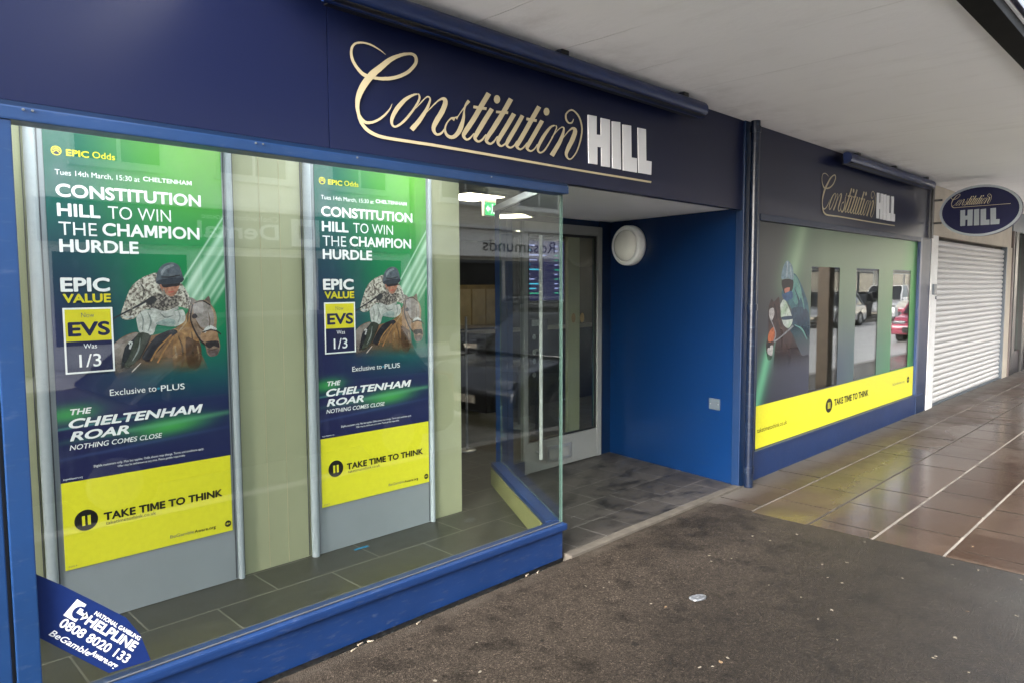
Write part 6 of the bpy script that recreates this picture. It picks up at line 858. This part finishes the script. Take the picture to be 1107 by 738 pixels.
for k, (x, y) in enumerate(((4.9, 3.5), (5.5, 4.4), (5.9, 3.0))):
    t = thing('bar_stool', (x, y, .031), ('black bar stool nearest the display wall inside', 'black bar stool deepest inside the shop', 'black bar stool nearest the leaflet board')[k], 'stool', 'bar stools in the shop')
    MB().lathe([(.0, .80), (.17, .80), (.185, .79), (.185, .75), (.0, .745)], lambda u, v, d: (x + u, y + v, d), 'black_paint', 24).build('seat', t)
    MB().tube((x, y, .05), (x, y, .746), .025, 'aluminium', 14).build('stem', t); MB().lathe([(.0, .055), (.19, .048), (.21, .032), (.0, .0315)], lambda u, v, d: (x + u, y + v, d), 'aluminium', 24).build('base', t)

# ================================================================== LITTER
def blob(x, y, r, z, h, mat, name, squash=1.):
    n = 9; a0 = random.random() * 6.28; ring = []
    for k in range(n):
        t = 6.2832 * k / n; rr = r * random.uniform(.7, 1.15)
        px, py = rr * math.cos(t), rr * squash * math.sin(t); ring.append((px * math.cos(a0) - py * math.sin(a0), px * math.sin(a0) + py * math.cos(a0)))
    o = bpy.data.objects.new(name, None)
    mb = MB(); top = [(x + a, y + b, z + h * random.uniform(.6, 1.5)) for a, b in ring]; low = [(x + a, y + b, z + .0008) for a, b in ring]
    mb.raw(top + low + [(x, y, z + h * 1.6)], [[k, (k + 1) % n, 2 * n] for k in range(n)] + [[k, n + k, n + (k + 1) % n, (k + 1) % n] for k in range(n)], mat)
    bpy.data.objects.remove(o); return mb
for k, (x, y) in enumerate(SCRAPS + SCRAPS2):
    tan = k in (12, 19, 21, 25); onslab = x > 4.86
    o = blob(x, y, random.uniform(.005, .013), 0. if not onslab else -.001, .0015, 'scrap_tan' if tan else 'scrap_white', 'litter_scrap', random.uniform(.45, .8)).build('litter_scrap')
    tag(o, ('tan scrap of litter lying on the damp dark asphalt' if tan else 'white scrap of litter lying on the wet slabs' if onslab else 'white scrap of litter lying on the damp dark asphalt'), 'litter', 'scraps of litter on the pavement')
for k, (x, y) in enumerate(BUTTS):
    y = min(y, -.022) - .012 * (k % 3); a = random.uniform(-.6, .6); dx, dy = .014 * math.cos(a), .014 * math.sin(a)
    t = thing('cigarette_butt', (x, y, 0), 'pale cigarette butt lying along the foot of the blue stall riser', 'cigarette butt', 'cigarette butts by the stall riser')
    MB().tube((x - dx, y - dy, .0047), (x + dx * .2, y + dy * .2, .0047), .004, 'butt_filter', 10).build('filter', t); MB().tube((x + dx * .2, y + dy * .2, .0047), (x + dx, y + dy, .0047), .0038, 'scrap_white', 10).build('paper', t)
can = thing('crushed_can', (3.29, -.88, 0), 'flattened silver drinks can lying on the asphalt', 'can')
random.seed(3); mb = MB(); n = 20; vs = []; ca, sa = math.cos(-.35), math.sin(-.35)
for lv, (s, z) in enumerate(((.86, .0015), (1., .004), (.98, .009), (.84, .012), (.66, .0095), (.0, .0105))):
    for k in range(n):
        t = 6.2832 * k / n; rx = .050 * s * (1 + .10 * math.sin(3 * t + 1) + random.uniform(-.05, .05)); ry = .036 * s * (1 + .12 * math.cos(2 * t) + random.uniform(-.05, .05))
        px, py = rx * math.cos(t), ry * math.sin(t); vs.append((3.29 + px * ca - py * sa, -.88 + px * sa + py * ca, z + random.uniform(-.001, .0015) * (lv > 0)))
mb.raw(vs, [[l * n + k, l * n + (k + 1) % n, (l + 1) * n + (k + 1) % n, (l + 1) * n + k] for l in range(5) for k in range(n)], 'tin', False); mb.build('body', can)
MB().box(3.275, 3.297, -.889, -.879, .0128, .0142, 'aluminium', .0006).build('ring_pull', can)

# ================================================================== THE STREET SEEN IN THE GLASS
def make_car(name, label, loc, rz, body, L=4.2, W=1.76, H=1.5, suv=False):
    t = thing(name, loc, label, 'car'); M = Matrix.Translation(loc) @ Matrix.Rotation(rz, 4, 'Z'); hb = H * .60
    fx = L / 2
    side = [(-fx + .02, .32), (-fx, .55), (-fx + .10, hb - .06), (-fx + .35, hb), (fx - 1.25, hb), (fx - .35, hb - .14), (fx - .04, hb - .36), (fx, .42), (fx - .05, .24), (-fx + .15, .24)]
    def prof(pts, w0, w1, mat, z_split):
        b = bmesh.new(); l = [b.verts.new((x, -w0 / 2 if z < z_split else -w1 / 2, z)) for x, z in pts]; r = [b.verts.new((x, w0 / 2 if z < z_split else w1 / 2, z)) for x, z in pts]; n = len(pts)
        b.faces.new(l); b.faces.new(r[::-1])
        for k in range(n): b.faces.new((l[k], r[k], r[(k + 1) % n], l[(k + 1) % n]))
        bmesh.ops.recalc_face_normals(b, faces=b.faces); bmesh.ops.bevel(b, geom=list(b.edges), offset=.05, segments=3, affect='EDGES', profile=.6); bmesh.ops.transform(b, matrix=M, verts=b.verts); return b
    m = MB(); m.bm(prof(side, W, W * .97, body, hb - .02), body, True); m.build('body', t)
    cab = [(-fx + .30, hb - .03), (-fx + .62, H - .06), (-fx + (1.0), H), (fx - 2.0, H), (fx - 1.55, H - .10), (fx - .95, hb - .03)] if not suv else [(-fx + .08, hb - .03), (-fx + .22, H - .08), (-fx + .6, H), (fx - 1.9, H), (fx - 1.55, H - .08), (fx - 1.0, hb - .03)]
    m = MB(); m.bm(prof(cab, W * .96, W * .78, 'car_glass', hb), 'car_glass', True); m.build('windows', t)
    x0, x1 = cab[2][0] - .12, cab[3][0] + .25
    m = MB(); m.box(x0, x1, -W * .375, W * .375, H - .035, H + .022, body, .03, M)
    for xa, xb in ((x0 + .05, -fx + .32 if not suv else -fx + .12), (x1 - .05, fx - 1.0)):
        for s in (-1, 1): m.bm(_bar((xa, s * W * .385, H - .01), (xb, s * W * .475, hb - .02), .035, M), body)
    for s in (-1, 1): m.bm(_bar((-.15, s * W * .40, H - .02), (-.15, s * W * .487, hb - .02), .03, M), body)
    m.build('roof', t)
    for xw in (fx - .82, -fx + .78):
        for s in (-1, 1):
            y0, y1 = s * (W / 2 - .20), s * (W / 2 + .012)
            w = MB().tube(M @ Vector((xw, y0, .31)), M @ Vector((xw, y1, .31)), .31, 'tyre', 28).build('wheel', t); MB().tube(M @ Vector((xw, y1 + s * .001, .31)), M @ Vector((xw, y1 + s * .012, .31)), .20, 'rim', 20, .17).build('rim', w)
    for s in (-1, 1):
        MB().box(fx - .30, fx - .06, s * (W / 2 - .40), s * (W / 2 - .05), hb - .34, hb - .24, 'lamp_glass', .04, M).build('headlight', t); MB().box(-fx - .005, -fx + .12, s * (W / 2 - .30), s * (W / 2 - .04), hb - .30, hb - .04, 'red_lamp', .03, M).build('tail_light', t)
        MB().box(fx - 1.35, fx - 1.18, s * (W / 2 - .02), s * (W / 2 + .16), hb + .0, hb + .13, body, .03, M).build('wing_mirror', t)
    MB().box(fx - .03, fx + .012, -.55, .55, .30, .48, 'car_black', .02, M).build('grille', t)
    MB().box(fx + .005, fx + .02, -.26, .26, .36, .46, 'cream_render', 0, M).build('number_plate', t); MB().box(-fx - .015, -fx + .004, -.26, .26, .52, .63, 'odds_yellow', 0, M).build('number_plate', t)
    return t
def _bar(p, q, r, M):
    b = bmesh.new(); p, q = Vector(p), Vector(q); bmesh.ops.create_cube(b, size=1); d = q - p
    bmesh.ops.transform(b, matrix=M @ Matrix.Translation((p + q) / 2) @ d.to_track_quat('Z', 'Y').to_matrix().to_4x4() @ Matrix.Diagonal((r * 2, r * 1.2, d.length, 1)), verts=b.verts); return b
RZ = -.12
make_car('parked_car', 'dark grey hatchback at the near kerb, mirrored in the entrance glass', (7.9, -3.85, RZ), math.pi, 'car_dark')
make_car('parked_car', 'black hatchback at the near kerb in front of the display window', (2.9, -3.9, RZ), math.pi, 'car_black')
make_car('parked_car', 'dark charcoal estate at the near kerb left of the display window', (-2.6, -3.9, RZ), math.pi, 'car_dark', 4.5, 1.8, 1.5)
make_car('parked_car', 'dark pink hatchback at the near kerb, mirrored in the rightmost vinyl slot', (26.2, -3.72, RZ), math.pi, 'car_pink')
make_car('parked_car', 'white high car facing us across the road, mirrored in the middle vinyl slot', (39.3, -9.35, RZ), math.pi, 'car_white', 4.5, 1.85, 1.75, True)
make_car('parked_car', 'black low car beside the white one, mirrored at its left', (37.3, -10.35, RZ), math.pi, 'car_black', 4.2, 1.75, 1.42)
make_car('parked_car', 'silver hatchback at the far kerb, mirrored in the first vinyl slot', (31.8, -9.5, RZ), math.pi, 'car_silver')
make_car('parked_car', 'grey hatchback at the far kerb opposite the display window', (13.2, -9.6, RZ), math.pi, 'car_grey')

def shop_row(k, x0, x1, h, wall, fas, label, text=None, tmat='white_ink', shop='window_dark'):
    t = thing('opposite_shop', ((x0 + x1) / 2, -13, 0), label, 'building')
    MB().box(x0, x1, -22., -13., -.02, h, wall).build('wall', t); MB().box(x0 - .05, x1 + .05, -22.2, -12.8, h + .003, h + .35, 'roof_slate' if k % 2 else 'stone_pale', .03).build('parapet', t)
    fb = MB().box(x0 + .15, x1 - .15, -12.997, -12.80, 2.55, 3.35, fas, .01).build('fascia_board', t); MB().box(x0 + .1, x1 - .1, -12.997, -12.65, 3.354, 3.45, 'white_paint', .01).build('cornice', t)
    T = facing_shop(-12.798, 0)
    if text:
        mb = MB()
        for s, xc, w, z, cap, off in text: mb.text(s, -(xc + w / 2), -(xc - w / 2), z, cap, T, .004, tmat, off)
        mb.build('lettering', fb)
    n = max(2, int((x1 - x0) / 2.6)); step = (x1 - x0 - .4) / n
    for i in range(n):
        a = x0 + .2 + i * step + .08
        f = MB().box(a, a + step - .16, -12.997, -12.95, .1, 2.45, 'white_paint' if k % 2 == 0 else 'groove_dark', .01).build('shop_window', t); MB().box(a + .08, a + step - .24, -12.948, -12.935, .55, 2.36, shop).build('pane', f)
    for fl in range(int((h - 3.6) / 2.7)):
        for i in range(n):
            a = x0 + .2 + i * step + step * .2; z = 4.1 + fl * 2.7
            f = MB().box(a, a + step * .6, -12.997, -12.94, z, z + 1.6, 'white_paint', .01).build('window', t); mb = MB(); w = step * .6
            for q in range(2): mb.box(a + .07 + q * (w / 2 - .03), a + .07 + q * (w / 2 - .03) + w / 2 - .11, -12.938, -12.925, z + .08, z + 1.52, 'window_dark')
            mb.build('pane', f); MB().box(a - .06, a + w + .06, -12.997, -12.86, z - .08, z - .003, 'white_paint', .01).build('sill', f)
shop_row(0, -16., -6.2, 6.6, 'brick_far', 'sign_blue', 'low brick shop far left across the street')
shop_row(1, -6., 2.9, 6.9, 'stone_grey', 'sign_green', 'tall grey stone shop across the street, left of the white dental surgery')
shop_row(2, 3.1, 11.9, 6.8, 'render_white', 'plate_grey', 'white dental surgery across the street, mirrored in the display window', (('Dental', 7.06, 1.85, 2.74, .36, .02), ('Cheltenham House', 7.1, 1.75, 3.15, .12, .0), ('242 515 406', 10.0, 1.1, 2.62, .10, .0)))
MB_ = MB(); TT = facing_shop(-12.798, 0)
MB_.cut([(-9.02, 2.62), (-8.30, 2.62), (-8.30, 3.26), (-9.02, 3.26)], TT, .001, .03, 'white_ink').cut([(-8.84, 2.80), (-8.48, 2.80), (-8.48, 3.10), (-8.84, 3.10)], TT, .031, .034, 'plate_grey')
tag(MB_.build('square_emblem'), 'square white emblem beside the dental lettering across the street', 'emblem')
shop_row(3, 12.1, 21.9, 6.9, 'stone_pale', 'render_white', 'pale stone cafe across the street with black script lettering', (('Rosamunds', 16.0, 3.2, 2.72, .36, .0),), 'black_ink')
shop_row(4, 22.1, 33.9, 6.8, 'brick_far', 'sign_green', 'brick terrace across the street right of the pale stone cafe')
shop_row(5, 34.1, 47.9, 6.6, 'render_white', 'sign_blue', 'white shop with blue fascia across the street behind the white car')
shop_row(6, 48.1, 64., 6.8, 'stone_pale', 'stone_grey', 'pale stone terrace farthest down the far side of the street')
eb = thing('end_building', (95, -8, 0), 'pale building closing the far end of the street', 'building')
MB().box(95., 105., -30., 20., -.02, 9., 'stone_pale').build('wall', eb)
for k in range(12): MB().box(94.95, 94.997, -28. + 4 * k, -26.2 + 4 * k, 4.2, 6.2, 'window_dark').build('window', eb)

# ================================================================== LIGHT AND CAMERA
W = bpy.data.worlds.new('World'); SC.world = W; W.use_nodes = True; nt = W.node_tree; nt.nodes.clear()
SUN_AZ, SUN_EL = R(SUNAZ), R(SUNEL)
sky = nt.nodes.new('ShaderNodeTexSky'); sky.sky_type = 'NISHITA'; sky.sun_disc = False; sky.sun_elevation = SUN_EL; sky.sun_rotation = SUN_AZ; sky.air_density = 1.; sky.dust_density = 4.; sky.ozone_density = 1.
hs_ = nt.nodes.new('ShaderNodeHueSaturation'); hs_.inputs['Saturation'].default_value = .35; nt.links.new(sky.outputs[0], hs_.inputs['Color'])
bg = nt.nodes.new('ShaderNodeBackground'); bg.inputs[1].default_value = SKYS; nt.links.new(hs_.outputs[0], bg.inputs[0])
wo = nt.nodes.new('ShaderNodeOutputWorld'); nt.links.new(bg.outputs[0], wo.inputs[0])
sl = bpy.data.lights.new('sun', 'SUN'); sl.energy = SUNS; sl.angle = R(SUNANG); sl.color = (1., .965, .92)
so = bpy.data.objects.new('sun', sl); COL.objects.link(so)
d = Vector((math.sin(SUN_AZ) * math.cos(SUN_EL), math.cos(SUN_AZ) * math.cos(SUN_EL), math.sin(SUN_EL)))
so.rotation_euler = d.to_track_quat('Z', 'Y').to_euler(); so.location = (0, -20, 30)

cd = bpy.data.cameras.new('camera'); co = bpy.data.objects.new('camera', cd); COL.objects.link(co)
cd.sensor_width = 36.; cd.lens = 36. * 773.582 / 1107.; cd.clip_start = .05; cd.clip_end = 2000.
yaw, pitch, roll = .783908839, -.0758169998, -.00456918084
f = Vector((math.sin(yaw) * math.cos(pitch), math.cos(yaw) * math.cos(pitch), math.sin(pitch))); r = Vector((math.cos(yaw), -math.sin(yaw), 0)); u = r.cross(f)
r2 = r * math.cos(roll) + u * math.sin(roll); u2 = u * math.cos(roll) - r * math.sin(roll)
co.matrix_world = Matrix(((r2.x, u2.x, -f.x, 0.), (r2.y, u2.y, -f.y, -2.79369), (r2.z, u2.z, -f.z, 1.65), (0, 0, 0, 1)))
SC.camera = co
SC.render.engine = 'CYCLES'; SC.cycles.max_bounces = 8; SC.cycles.diffuse_bounces = 4; SC.cycles.glossy_bounces = 4; SC.cycles.transparent_max_bounces = 16
SC.cycles.sample_clamp_indirect = 6.; SC.cycles.use_denoising = True
vs = SC.view_settings; SC.display_settings.display_device = 'sRGB'; vs.view_transform = 'Standard'; vs.look = 'None'; vs.exposure = EXPO; vs.gamma = 1.; vs.use_curve_mapping = False
